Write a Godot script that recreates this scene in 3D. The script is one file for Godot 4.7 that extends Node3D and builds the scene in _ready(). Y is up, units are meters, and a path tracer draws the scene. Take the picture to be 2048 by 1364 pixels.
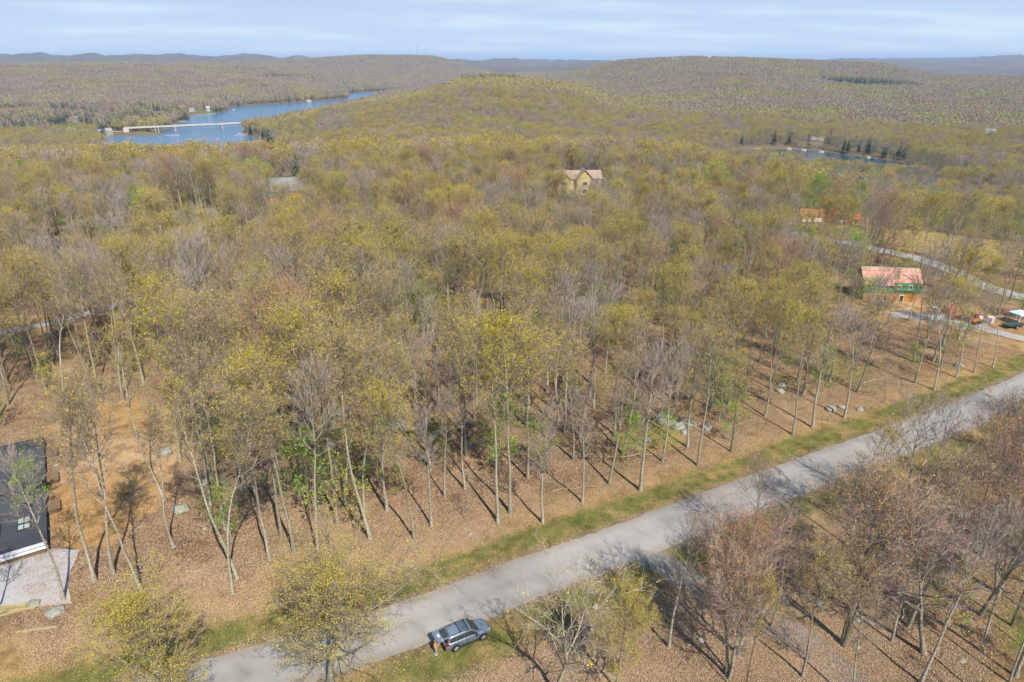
extends Node3D

# ---------------------------------------------------------------- mesh helpers
class Acc:
	var v := PackedVector3Array()
	var n := PackedVector3Array()
	var c := PackedColorArray()
	var i := PackedInt32Array()

	func tri(a: Vector3, b: Vector3, d: Vector3, col: Color) -> void:
		v.append(a); v.append(b); v.append(d)
		c.append(col); c.append(col); c.append(col)

	func quad(a: Vector3, b: Vector3, d: Vector3, e: Vector3, col: Color) -> void:
		tri(a, b, d, col)
		tri(a, d, e, col)

	func box(at: Vector3, size: Vector3, col: Color, turn := Basis()) -> void:
		var p := []
		for k in 8:
			p.append(at + turn * (size * 0.5 * Vector3(1 if k & 1 else -1, 1 if k & 2 else -1, 1 if k & 4 else -1)))
		quad(p[4], p[6], p[7], p[5], col)
		quad(p[1], p[3], p[2], p[0], col)
		quad(p[5], p[7], p[3], p[1], col)
		quad(p[0], p[2], p[6], p[4], col)
		quad(p[6], p[2], p[3], p[7], col)
		quad(p[0], p[4], p[5], p[1], col)

	func spike(p: Vector3, d: Vector3, len: float, r: float, col: Color) -> void:
		var u := d.cross(Vector3.UP if absf(d.y) < 0.9 else Vector3.RIGHT).normalized() * r
		var w := d.cross(u)
		var a := p + u
		var b := p - u * 0.5 + w * 0.87
		var e := p - u * 0.5 - w * 0.87
		var t := p + d * len
		v.append(a); v.append(t); v.append(b)
		v.append(b); v.append(t); v.append(e)
		v.append(e); v.append(t); v.append(a)
		for k in 9:
			c.append(col)

	# a smooth tapering tube through points; outside faces run clockwise
	func tube(pts: PackedVector3Array, rad: PackedFloat32Array, sides: int, col: Color, vary: float, rng: RandomNumberGenerator) -> void:
		var base := v.size()
		var last := pts.size() - 1
		for j in pts.size():
			var d := (pts[mini(j + 1, last)] - pts[maxi(j - 1, 0)]).normalized()
			var u := d.cross(Vector3(0.31, 0.2, 0.93)).normalized()
			var w := d.cross(u)
			for k in sides:
				var a := TAU * k / sides
				var o := u * cos(a) + w * sin(a)
				v.append(pts[j] + o * rad[j])
				n.append(o)
				var f := 1.0 + vary * (rng.randf() - 0.5) * 2.0
				c.append(Color(col.r * f, col.g * f, col.b * f * (1.0 - 0.06 * rng.randf())))
		for j in last:
			for k in sides:
				var a0 := base + j * sides + k
				var a1 := base + j * sides + (k + 1) % sides
				i.append(a0); i.append(a0 + sides); i.append(a1 + sides)
				i.append(a0); i.append(a1 + sides); i.append(a1)

	func mesh() -> ArrayMesh:
		var arr := []
		arr.resize(Mesh.ARRAY_MAX)
		arr[Mesh.ARRAY_VERTEX] = v
		if n.size() == v.size():
			arr[Mesh.ARRAY_NORMAL] = n
		arr[Mesh.ARRAY_COLOR] = c
		if i.size():
			arr[Mesh.ARRAY_INDEX] = i
		var m := ArrayMesh.new()
		m.add_surface_from_arrays(Mesh.PRIMITIVE_TRIANGLES, arr)
		return m

var mats := {}
var taken := {}
var individuals := 0

func lin(r: float, g: float, b: float) -> Color:
	return Color(r, g, b)

func tone(col: Color, f: float) -> Color:
	return Color(col.r * f, col.g * f, col.b * f)

func numbered(called: String) -> String:
	if not taken.has(called):
		taken[called] = 0
		return called
	taken[called] += 1
	return "%s_%03d" % [called, taken[called]]

func tag(o: Node3D, label: String, category: String, group := "") -> Node3D:
	o.set_meta("label", label)
	o.set_meta("category", category)
	if group:
		o.set_meta("group", group)
	return o

func thing(called: String, label: String, category: String, at := Vector3.ZERO, turn := 0.0, group := "") -> Node3D:
	var o := Node3D.new()
	o.name = numbered(called)
	o.position = at
	o.rotation.y = turn
	add_child(o, true)
	return tag(o, label, category, group)

func part(parent: Node, called: String, m: Mesh, mat: Material, at := Vector3.ZERO) -> MeshInstance3D:
	var o := MeshInstance3D.new()
	o.name = called if parent != self else numbered(called)
	o.mesh = m
	o.material_override = mat
	o.position = at
	parent.add_child(o, true)
	return o

func bit(parent: Node, called: String, at: Vector3, size: Vector3, col: Color, mat: String = "paint", turn := Basis()) -> MeshInstance3D:
	var a := Acc.new()
	a.box(Vector3.ZERO, size, col, turn)
	return part(parent, called, a.mesh(), mats[mat], at)

func ground_piece(called: String, m: Mesh, mat: Material) -> MeshInstance3D:
	var o := part(self, called, m, mat)
	o.set_meta("kind", "structure")
	return o

func seeded(s: int) -> RandomNumberGenerator:
	var r := RandomNumberGenerator.new()
	r.seed = s
	return r

func noise(freq: float, s: int, oct := 3) -> FastNoiseLite:
	var f := FastNoiseLite.new()
	f.noise_type = FastNoiseLite.TYPE_SIMPLEX_SMOOTH
	f.seed = s
	f.frequency = freq
	f.fractal_octaves = oct
	return f

func noise_texture(freq: float, s: int, type: int, ramp: Array, size := 512, oct := 4, as_normal := false, bump := 4.0) -> NoiseTexture2D:
	var f := FastNoiseLite.new()
	f.noise_type = type
	f.seed = s
	f.frequency = freq
	f.fractal_octaves = oct
	f.cellular_return_type = FastNoiseLite.RETURN_CELL_VALUE
	var t := NoiseTexture2D.new()
	t.width = size
	t.height = size
	t.seamless = true
	t.noise = f
	if as_normal:
		t.as_normal_map = true
		t.bump_strength = bump
	else:
		var g := Gradient.new()
		g.offsets = PackedFloat32Array(ramp.map(func(x): return x[0]))
		g.colors = PackedColorArray(ramp.map(func(x): return x[1]))
		t.color_ramp = g
	return t

func make_materials() -> void:
	for k in ["bark", "twig", "leaf", "paint", "stone", "wood", "cloth", "needle"]:
		var m := StandardMaterial3D.new()
		m.vertex_color_use_as_albedo = true
		m.roughness = 0.9
		m.metallic_specular = 0.25
		mats[k] = m
	mats.leaf.backlight_enabled = true
	mats.leaf.backlight = Color(0.5, 0.5, 0.3)
	mats.paint.roughness = 0.7
	var grain := noise_texture(0.03, 5, FastNoiseLite.TYPE_SIMPLEX, [[0.0, Color(0.55, 0.55, 0.55)], [0.5, Color(0.85, 0.85, 0.84)], [1.0, Color(1, 1, 1)]], 512, 5)
	var lichen := noise_texture(0.035, 6, FastNoiseLite.TYPE_SIMPLEX, [[0.0, Color(0.5, 0.48, 0.45)], [0.4, Color(0.72, 0.7, 0.66)], [0.56, Color(0.84, 0.83, 0.78)], [0.62, Color(1, 1, 0.97)], [1.0, Color(1, 1, 1)]], 512, 4)
	mats.bark.albedo_texture = lichen
	mats.bark.uv1_triplanar = true
	mats.bark.uv1_world_triplanar = true
	mats.bark.uv1_scale = Vector3(0.5, 0.2, 0.5)
	for k in ["stone", "wood"]:
		mats[k].albedo_texture = grain
		mats[k].uv1_triplanar = true
		mats[k].uv1_scale = Vector3(0.35, 0.35, 0.35) if k == "stone" else Vector3(0.5, 3.0, 0.5)
	# ground: leaf flecks (cells) times broad mottling
	var g := StandardMaterial3D.new()
	g.vertex_color_use_as_albedo = true
	g.roughness = 1.0
	g.metallic_specular = 0.1
	g.albedo_texture = noise_texture(0.19, 11, FastNoiseLite.TYPE_CELLULAR, [[0.0, Color(0.5, 0.45, 0.42)], [0.35, Color(0.78, 0.74, 0.7)], [0.6, Color(0.9, 0.87, 0.82)], [0.85, Color(1.0, 0.98, 0.94)], [1.0, Color(1.0, 1.0, 1.0)]], 1024, 2)
	g.uv1_triplanar = true
	g.uv1_world_triplanar = true
	g.uv1_scale = Vector3(0.075, 0.075, 0.075)
	g.detail_enabled = true
	g.detail_blend_mode = BaseMaterial3D.BLEND_MODE_MUL
	g.detail_uv_layer = BaseMaterial3D.DETAIL_UV_2
	g.detail_albedo = noise_texture(0.012, 12, FastNoiseLite.TYPE_SIMPLEX, [[0.0, Color(0.72, 0.7, 0.7)], [0.45, Color(0.95, 0.94, 0.93)], [1.0, Color(1, 1, 1)]], 1024, 6)
	g.uv2_triplanar = true
	g.uv2_world_triplanar = true
	g.uv2_scale = Vector3(0.021, 0.021, 0.021)
	mats.ground = g
	var r := StandardMaterial3D.new()
	r.vertex_color_use_as_albedo = true
	r.roughness = 0.95
	r.metallic_specular = 0.2
	r.albedo_texture = noise_texture(0.16, 21, FastNoiseLite.TYPE_SIMPLEX, [[0.0, Color(0.8, 0.8, 0.8)], [0.5, Color(0.92, 0.92, 0.92)], [1.0, Color(1, 1, 1)]], 1024, 4)
	r.uv1_triplanar = true
	r.uv1_world_triplanar = true
	r.uv1_scale = Vector3(0.09, 0.09, 0.09)
	mats.road = r
	var w := StandardMaterial3D.new()
	w.albedo_color = Color(0.03, 0.12, 0.25).linear_to_srgb()
	w.roughness = 0.16
	w.metallic_specular = 0.5
	w.normal_enabled = true
	w.normal_scale = 0.55
	w.normal_texture = noise_texture(0.02, 31, FastNoiseLite.TYPE_SIMPLEX, [], 512, 5, true, 5.0)
	w.uv1_triplanar = true
	w.uv1_world_triplanar = true
	w.uv1_scale = Vector3(0.03, 0.03, 0.03)
	mats.water = w
	# the sheltered arm lies calmer and greener
	var calm: StandardMaterial3D = w.duplicate()
	calm.albedo_color = Color(0.012, 0.06, 0.085).linear_to_srgb()
	calm.normal_scale = 0.2
	calm.roughness = 0.1
	mats.calm_water = calm
	var glass := StandardMaterial3D.new()
	glass.albedo_color = Color(0.03, 0.04, 0.045).linear_to_srgb()
	glass.roughness = 0.08
	mats.glass = glass
	var car := StandardMaterial3D.new()
	car.vertex_color_use_as_albedo = true
	car.metallic = 0.55
	car.roughness = 0.32
	car.clearcoat_enabled = true
	car.clearcoat = 0.8
	car.clearcoat_roughness = 0.06
	mats.car = car

# ---------------------------------------------------------------- camera, sky, sun
func make_view() -> void:
	var cam := Camera3D.new()
	cam.name = "camera"
	cam.position = Vector3(0, 50, 0)
	cam.rotation_degrees = Vector3(-22.4, 0, 0)
	cam.fov = 53.06
	cam.near = 0.5
	cam.far = 40000
	add_child(cam)
	cam.current = true
	var e := Environment.new()
	e.background_mode = Environment.BG_SKY
	var pano := PanoramaSkyMaterial.new()
	pano.panorama = sky_picture()
	var s := Sky.new()
	s.sky_material = pano
	e.sky = s
	e.tonemap_mode = Environment.TONE_MAPPER_LINEAR
	e.tonemap_exposure = 1.55
	e.sdfgi_enabled = true
	e.ssao_enabled = true
	e.ssil_enabled = true
	e.fog_enabled = true
	e.fog_mode = Environment.FOG_MODE_EXPONENTIAL
	e.fog_density = 0.000075
	e.fog_light_color = Color(0.72, 0.84, 1.0)
	var we := WorldEnvironment.new()
	we.name = "environment"
	we.environment = e
	add_child(we)
	var sun := DirectionalLight3D.new()
	sun.name = "sun"
	sun.light_energy = 1.6
	sun.light_color = Color(1.0, 0.955, 0.88)
	sun.light_angular_distance = 0.55
	sun.shadow_enabled = true
	var to_sun := Vector3(0.45 * cos(0.82), sin(0.82), 0.893 * cos(0.82))
	add_child(sun)
	sun.look_at_from_position(to_sun * 100.0, Vector3.ZERO)

# air, thin cirrus sheets seen edge-on near the horizon and a few small far puffs; linear values
func sky_picture() -> ImageTexture:
	var w := 2048
	var h := 1024
	var im := Image.create(w, h, false, Image.FORMAT_RGBF)
	var streak := noise(0.55, 71, 5)
	var small := noise(1.9, 72, 3)
	var puffs := [[0.498, 1.15, 0.55, 0.16], [0.537, 1.22, 0.42, 0.22], [0.528, 1.2, 0.3, 0.14], [0.312, 0.95, 0.5, 0.1], [-0.262, 0.6, 0.6, 0.08], [-0.33, 1.0, 0.4, 0.09], [-0.52, 1.1, 0.4, 0.1]]
	for y in h:
		var el := (0.5 - (y + 0.5) / h) * PI
		var up := maxf(sin(el), 0.0)
		var t := pow(up, 0.6)
		var base := Color(0.42, 0.535, 0.66).lerp(Color(0.06, 0.155, 0.39), clampf(t * 1.08, 0.0, 1.0))
		var k := 1.0 / (up + 0.06)
		var low := rad_to_deg(el)
		for x in w:
			var col := base
			if el > -0.01:
				var az := (x + 0.5) / w * TAU
				# the middle column of the panorama lies along -z
				var px := sin(az) * k
				var pz := cos(az) * k
				var a := streak.get_noise_2d(px * 0.5 + pz * 0.1, pz * 1.0 - px * 0.16) + 0.3 * small.get_noise_2d(px * 0.5, pz)
				col = base.lerp(Color(0.545, 0.605, 0.67), smoothstep(-0.2, 0.55, a) * 0.55)
				if low < 2.2:
					for q in puffs:
						var dx: float = rad_to_deg(az - PI - q[0]) / q[2]
						var dy: float = (low - q[1]) / q[3]
						if absf(dx) < 1.6 and absf(dy) < 1.6:
							var f := 1.0 - dx * dx - dy * dy + 1.2 * small.get_noise_2d(x * 0.31, y * 1.3)
							col = col.lerp(Color(0.68, 0.69, 0.7), clampf(f, 0.0, 1.0) * 0.6)
			im.set_pixel(x, y, col)
	return ImageTexture.create_from_image(im)

# ---------------------------------------------------------------- the lie of the land
const ROWS := [0, 255, 340, 450, 650, 850, 1050, 1300, 1600, 2000, 2500, 3000, 3600, 4500, 6000, 8000, 11000, 16000]
const COLS := [-600, 0, 250, 500, 750, 860, 1000, 1120, 1250, 1390, 1500, 1750, 1900, 2048, 2700]
const HEIGHTS := [
	[0, 0, -4, -14, -37, -56, -58, -58, -55, -46, -14, 19, 8, 21, 15, 62, 50, 0],
	[0, 0, -4, -14, -37, -56, -58, -58, -55, -46, -14, 19, 8, 21, 15, 70, 50, 0],
	[0, 0, -5, -18, -41, -57, -59, -58, -56, -46, -14, 20, 6, 22, 15, 66, 50, 0],
	[0, 0, -6, -22, -48, -58, -59, -62, -61, -52, -20, 12, -12, 26, 20, 66, 45, 0],
	[0, 0, -6, -21, -43, -42, -36, -29, -33, -55, -62, -45, -15, 62, 20, 25, 20, 0],
	[0, 0, -6, -20, -42, -40, -26, -8, -1, -20, -60, -50, -20, 58, 15, 22, 20, 0],
	[0, 0, -6, -20, -42, -39, -22, -4, 4, -12, -46, -50, -50, -45, -20, 18, 10, 0],
	[0, 0, -6, -20, -43, -42, -28, -13, -8, -24, -35, -20, -30, -40, -20, 15, 10, 0],
	[0, 0, -6, -20, -45, -48, -45, -39, -43, -40, -4, 35, 10, -10, -10, 5, 5, 0],
	[0, 0, -8, -24, -48, -54, -52, -48, -40, -24, 14, 47, 20, 0, -10, 5, 5, 0],
	[0, -2, -16, -34, -60, -60, -54, -47, -38, -18, 16, 42, 25, 0, -10, 5, 5, 0],
	[0, -3, -18, -36, -61, -62, -58, -56, -50, -38, -14, 25, 5, -40, -40, -10, 46, 0],
	[0, -3, -18, -36, -61, -60, -57, -56, -50, -42, -32, -18, -32, -50, -40, -10, 52, 0],
	[0, -3, -18, -36, -61, -58, -57, -55, -50, -43, -36, -22, -32, -50, -40, -10, 64, 0],
	[0, -3, -18, -36, -61, -58, -57, -55, -50, -43, -36, -22, -32, -50, -40, -10, 64, 0],
]
const WATER := -60.0
var lake_left := PackedVector2Array([Vector2(-640, -1105), Vector2(-575, -985), Vector2(-440, -790), Vector2(-310, -670), Vector2(-232, -690), Vector2(-262, -790), Vector2(-325, -950), Vector2(-385, -1070), Vector2(-440, -1150), Vector2(-458, -1235), Vector2(-436, -1300), Vector2(-415, -1470), Vector2(-400, -1790), Vector2(-398, -2000), Vector2(-430, -2350), Vector2(-400, -2640), Vector2(-520, -2700), Vector2(-575, -2540), Vector2(-500, -2210), Vector2(-560, -2060), Vector2(-640, -1930), Vector2(-712, -1800), Vector2(-668, -1700), Vector2(-655, -1600), Vector2(-690, -1500), Vector2(-640, -1430), Vector2(-632, -1350), Vector2(-592, -1240), Vector2(-600, -1165), Vector2(-540, -1120), Vector2(-600, -1110)])
var lake_right := PackedVector2Array([Vector2(290, -920), Vector2(325, -936), Vector2(350, -943), Vector2(405, -910), Vector2(430, -856), Vector2(444, -815), Vector2(446, -740), Vector2(420, -640), Vector2(380, -615), Vector2(310, -690), Vector2(255, -830)])
var road_line := PackedVector2Array([Vector2(-95, -20), Vector2(-60, -31), Vector2(-38, -38.5), Vector2(-21, -45.4), Vector2(-9, -50.6), Vector2(2, -56.7), Vector2(11, -61.2), Vector2(26, -69.3), Vector2(41, -77.3), Vector2(57, -85.6), Vector2(71, -93.2), Vector2(88, -103.2), Vector2(112, -118.5), Vector2(150, -144)])
var col_angle := PackedFloat32Array()
var roll: FastNoiseLite
var ridge: FastNoiseLite
var mottle: FastNoiseLite
var fine: FastNoiseLite

func seg_dist(p: Vector2, a: Vector2, b: Vector2) -> float:
	var ab := b - a
	return p.distance_to(a + ab * clampf((p - a).dot(ab) / ab.length_squared(), 0.0, 1.0))

func lake_dist(p: Vector2, poly: PackedVector2Array) -> float:
	var best := 1e9
	var inside := false
	var j := poly.size() - 1
	for k in poly.size():
		var a := poly[k]
		var b := poly[j]
		best = minf(best, seg_dist(p, a, b))
		if (a.y > p.y) != (b.y > p.y) and p.x < (b.x - a.x) * (p.y - a.y) / (b.y - a.y) + a.x:
			inside = not inside
		j = k
	return -best if inside else best

func shore(x: float, z: float) -> float:
	if z > -600 or z < -2900 or x < -1100 or x > 800:
		return 1e9
	var p := Vector2(x, z)
	if x > 0:
		return lake_dist(p, lake_right) if z > -1200 else 1e9
	return lake_dist(p, lake_left)

# signed distance from the middle of the road: positive on the side away from the camera
func road_side(x: float, z: float) -> float:
	var p := Vector2(x, z)
	var best := 1e9
	var side := 1.0
	for k in road_line.size() - 1:
		var a := road_line[k]
		var b := road_line[k + 1]
		var d := seg_dist(p, a, b)
		if d < best:
			best = d
			side = 1.0 if (b - a).cross(p - a) < 0.0 else -1.0
	return best * side

func row_height(k: int, r: int, t: float) -> float:
	var c: Array = HEIGHTS[k]
	return lerpf(c[r], c[r + 1], t)

func land(x: float, z: float, sd := 1e8) -> float:
	var d := sqrt(x * x + z * z)
	var h := 0.0
	if d > 250.0:
		var az := clampf(atan2(x, -z), col_angle[0] + 0.001, col_angle[COLS.size() - 1] - 0.001)
		var k := 0
		while col_angle[k + 1] < az:
			k += 1
		var t := (az - col_angle[k]) / (col_angle[k + 1] - col_angle[k])
		t = t * t * (3.0 - 2.0 * t) * 0.6 + t * 0.4
		var r := 0
		while r < ROWS.size() - 2 and ROWS[r + 1] < d:
			r += 1
		var u := clampf((d - ROWS[r]) / float(ROWS[r + 1] - ROWS[r]), 0.0, 1.0)
		u = u * u * (3.0 - 2.0 * u) * 0.5 + u * 0.5
		h = lerpf(row_height(k, r, u), row_height(k + 1, r, u), t)
		h += roll.get_noise_2d(x * 0.25, z * 0.25) * clampf((d - 280.0) / 60.0, 0.0, 4.0)
		if d > 2600.0:
			h += ridge.get_noise_2d(x, z) * (minf((d - 2600.0) / 300.0, 9.0) + 75.0 * clampf((d - 5500.0) / 2500.0, 0.0, 1.0))
		if z < 0.0:
			var s := shore(x, z) if sd > 1e7 else sd
			if s < 0.0:
				h = WATER - 0.6 - minf(-s * 0.12, 6.0)
			else:
				h = maxf(h, WATER + 0.5 + minf(s * 0.03, 2.0))
				if s < 300.0:
					h = minf(h, WATER + 1.0 + s * (0.13 if x < 0.0 and z < -1150.0 else 0.22))
	return h

func near_land(x: float, z: float) -> float:
	var h := land(x, z)
	if x * x + z * z < 400.0 * 400.0:
		var s := absf(road_side(x, z))
		h += roll.get_noise_2d(x, z) * 0.7 * smoothstep(4.0, 16.0, s) * (1.0 if x < 70 else 0.5)
	return h

func polyline_dist(x: float, z: float, line: PackedVector2Array) -> float:
	var best := 1e9
	for k in line.size() - 1:
		best = minf(best, seg_dist(Vector2(x, z), line[k], line[k + 1]))
	return best

# ---------------------------------------------------------------- ground, roads, water
var far_road := PackedVector2Array([Vector2(70, -232), Vector2(77.8, -220.8), Vector2(88.7, -207), Vector2(97.1, -197), Vector2(104.5, -188.5), Vector2(110, -178), Vector2(112.5, -166), Vector2(113, -154), Vector2(122, -140), Vector2(140, -128)])
var top_road := PackedVector2Array([Vector2(120, -262), Vector2(156, -243), Vector2(164, -238), Vector2(175, -231), Vector2(205, -214)])
var house_drive := PackedVector2Array([Vector2(80, -136), Vector2(88, -134.5), Vector2(93.5, -130.5), Vector2(98, -123.5), Vector2(104, -119), Vector2(114, -112)])
var near_drive := PackedVector2Array([Vector2(13.5, -61.0), Vector2(18.2, -56.6), Vector2(23.3, -52.2), Vector2(27.5, -47.4), Vector2(30.0, -42.0), Vector2(32.5, -34.0)])
var left_lane := PackedVector2Array([Vector2(-130, -118), Vector2(-100, -128), Vector2(-83, -150), Vector2(-72, -158), Vector2(-60, -172)])
# open places: x, z, radius, kind (0 leaf floor, 1 tan meadow, 2 lawn, 3 dirt, 4 gravel)
const OPEN := [
	[-52.0, -76.0, 8.0, 3], [-49.0, -70.0, 6.5, 3], [-54.0, -86.0, 7.0, 3], [-62.0, -91.0, 7.0, 3], [-47.5, -63.5, 3.5, 3],
	[-94.0, -150.0, 9.0, 1], [-106.0, -160.0, 9.0, 1], [-82.0, -156.0, 6.0, 1], [-98.0, -131.0, 6.0, 1],
	[148.0, -212.0, 22.0, 1], [166.0, -206.0, 22.0, 1], [140.0, -190.0, 10.0, 1], [128.0, -203.0, 15.0, 1], [138.0, -178.0, 14.0, 1], [120.0, -188.0, 9.0, 1], [108.0, -206.0, 9.0, 2], [117.0, -219.0, 9.0, 2], [98.0, -213.0, 7.0, 2],
	[92.0, -141.0, 7.0, 3], [97.0, -140.0, 6.0, 3], [76.0, -139.0, 6.0, 3], [88.0, -136.0, 5.0, 4], [94.0, -132.0, 4.5, 4], [101.0, -129.0, 4.0, 3],
	[-13.0, -87.0, 6.0, 1], [20.0, -86.0, 5.0, 1], [26.0, -238.0, 6.0, 2], [22.0, -252.0, 9.0, 1], [-96.0, -200.0, 9.0, 0],
	[-900.0, -1230.0, 60.0, 2], [-760.0, -1240.0, 55.0, 2], [-700.0, -1150.0, 45.0, 2], [-960.0, -1160.0, 50.0, 1], [-1010.0, -1480.0, 50.0, 3], [-1060.0, -1500.0, 60.0, 3], [-1120.0, -1380.0, 40.0, 2], [-665.0, -1075.0, 42.0, 2], [-700.0, -1580.0, 35.0, 2],
	[620.0, -1055.0, 22.0, 1], [657.0, -965.0, 18.0, 1], [408.0, -950.0, 15.0, 2], [636.0, -2870.0, 40.0, 2], [760.0, -2830.0, 40.0, 2],
]

func open_kind(x: float, z: float, slack: float) -> int:
	for o in OPEN:
		var dx: float = x - o[0]
		var dz: float = z - o[1]
		var r: float = o[2] + slack
		if dx * dx + dz * dz < r * r:
			return o[3]
	return -1

func floor_color(x: float, z: float, d: float) -> Color:
	var a := mottle.get_noise_2d(x, z)
	var b := mottle.get_noise_2d(x * 0.3 + 500.0, z * 0.3)
	if d > 420.0:
		var far := Color(0.25, 0.2, 0.155).lerp(Color(0.25, 0.24, 0.12), smoothstep(-0.1, 0.5, b))
		if d > 4300.0:
			far = Color(0.2, 0.165, 0.145).lerp(Color(0.18, 0.18, 0.11), smoothstep(-0.3, 0.5, ridge.get_noise_2d(x * 1.3, z * 0.5)))
			far = tone(far, 1.0 + 0.35 * ridge.get_noise_2d(x * 5.0, z * 2.0))
		var f := open_kind(x, z, 0.0)
		if f == 2:
			return Color(0.19, 0.27, 0.07)
		if f == 3 or f == 1:
			return Color(0.36, 0.26, 0.17)
		return far
	var c := Color(0.29, 0.21, 0.142).lerp(Color(0.36, 0.28, 0.188), smoothstep(-0.15, 0.45, a))
	c = c.lerp(Color(0.23, 0.16, 0.115), smoothstep(0.0, 0.5, -b))
	c = tone(c, 1.0 + 0.3 * fine.get_noise_2d(x, z))
	var patch := fine.get_noise_2d(x * 0.22 + 300.0, z * 0.22)
	c = c.lerp(Color(0.5, 0.4, 0.27), smoothstep(0.12, 0.5, patch) * 0.75)
	c = tone(c, 1.0 - 0.35 * smoothstep(0.1, 0.5, fine.get_noise_2d(x * 0.12 - 80.0, z * 0.12)))
	c = c.lerp(Color(0.2, 0.22, 0.07), smoothstep(0.25, 0.6, mottle.get_noise_2d(x * 0.8 - 90.0, z * 0.8)) * 0.6)
	var wob := mottle.get_noise_2d(x * 2.5, z * 2.5) * 2.5
	var kind := open_kind(x, z, wob)
	var e := fine.get_noise_2d(x * 1.7 + 40.0, z * 1.7)
	if kind == 1:
		c = Color(0.43, 0.34, 0.175).lerp(Color(0.3, 0.32, 0.12), smoothstep(-0.2, 0.5, e + a))
	elif kind == 2:
		c = Color(0.19, 0.26, 0.065).lerp(Color(0.36, 0.33, 0.14), smoothstep(0.0, 0.6, e + a))
	elif kind == 3:
		c = Color(0.5, 0.35, 0.18).lerp(Color(0.58, 0.46, 0.31), smoothstep(-0.2, 0.5, a + e))
	elif kind == 4:
		c = Color(0.42, 0.4, 0.38)
	# verge of the road
	if d < 260.0:
		var s := road_side(x, z)
		var grass := Color(0.155, 0.195, 0.06).lerp(Color(0.3, 0.28, 0.115), smoothstep(-0.3, 0.45, e))
		var straw := Color(0.47, 0.36, 0.185)
		var dirt := Color(0.3, 0.255, 0.2)
		if s > 0.0:
			var q := s + wob * 0.35
			if q < 6.8:
				c = grass.lerp(straw, smoothstep(0.1, 0.6, fine.get_noise_2d(x * 0.6, z * 0.6)) * 0.7)
			elif q < 14.5:
				c = grass.lerp(straw, smoothstep(5.6, 8.2, q)).lerp(c, smoothstep(8.5, 14.0, q))
			c = dirt.lerp(c, smoothstep(3.2, 4.1, s + e * 0.5))
		else:
			var q2 := -s + wob * 0.5
			if q2 < 9.0:
				var side := grass.lerp(straw, smoothstep(-0.1, 0.5, fine.get_noise_2d(x * 0.4 + 9.0, z * 0.4)) * 0.85)
				c = side.lerp(c, smoothstep(4.5, 8.5, q2) if x > 0.0 else smoothstep(8.0, 9.0, q2))
			c = dirt.lerp(c, smoothstep(3.1, 4.2, -s + e * 0.6))
	return c

func build_ground() -> void:
	var angles := PackedFloat32Array()
	var a := -180.0
	while a < 179.9:
		angles.append(deg_to_rad(a))
		a += 0.3 if absf(a + 0.01) < 41.0 else 1.5 if absf(a) < 62.0 else 6.0
	var radii := PackedFloat32Array([0.5, 10.0, 20.0, 28.0, 34.0])
	var r := 38.0
	while r < 150.0:
		radii.append(r)
		r += 0.55
	while r < 20000.0:
		radii.append(r)
		r *= 1.011 if r < 1400.0 else 1.022
	var m := Acc.new()
	var na := angles.size()
	for rr in radii:
		for an in angles:
			var x: float = rr * sin(an)
			var z: float = -rr * cos(an)
			m.v.append(Vector3(x, near_land(x, z), z))
			m.c.append(floor_color(x, z, rr))
	for j in radii.size() - 1:
		for k in na:
			var p0 := j * na + k
			var p1 := j * na + (k + 1) % na
			m.i.append(p0); m.i.append(p0 + na); m.i.append(p1 + na)
			m.i.append(p0); m.i.append(p1 + na); m.i.append(p1)
	m.n.resize(m.v.size())
	m.n.fill(Vector3.ZERO)
	for k in range(0, m.i.size(), 3):
		var nn := (m.v[m.i[k + 2]] - m.v[m.i[k]]).cross(m.v[m.i[k + 1]] - m.v[m.i[k]])
		for q in 3:
			m.n[m.i[k + q]] += nn
	for k in m.n.size():
		m.n[k] = m.n[k].normalized()
	ground_piece("ground", m.mesh(), mats.ground)

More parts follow.
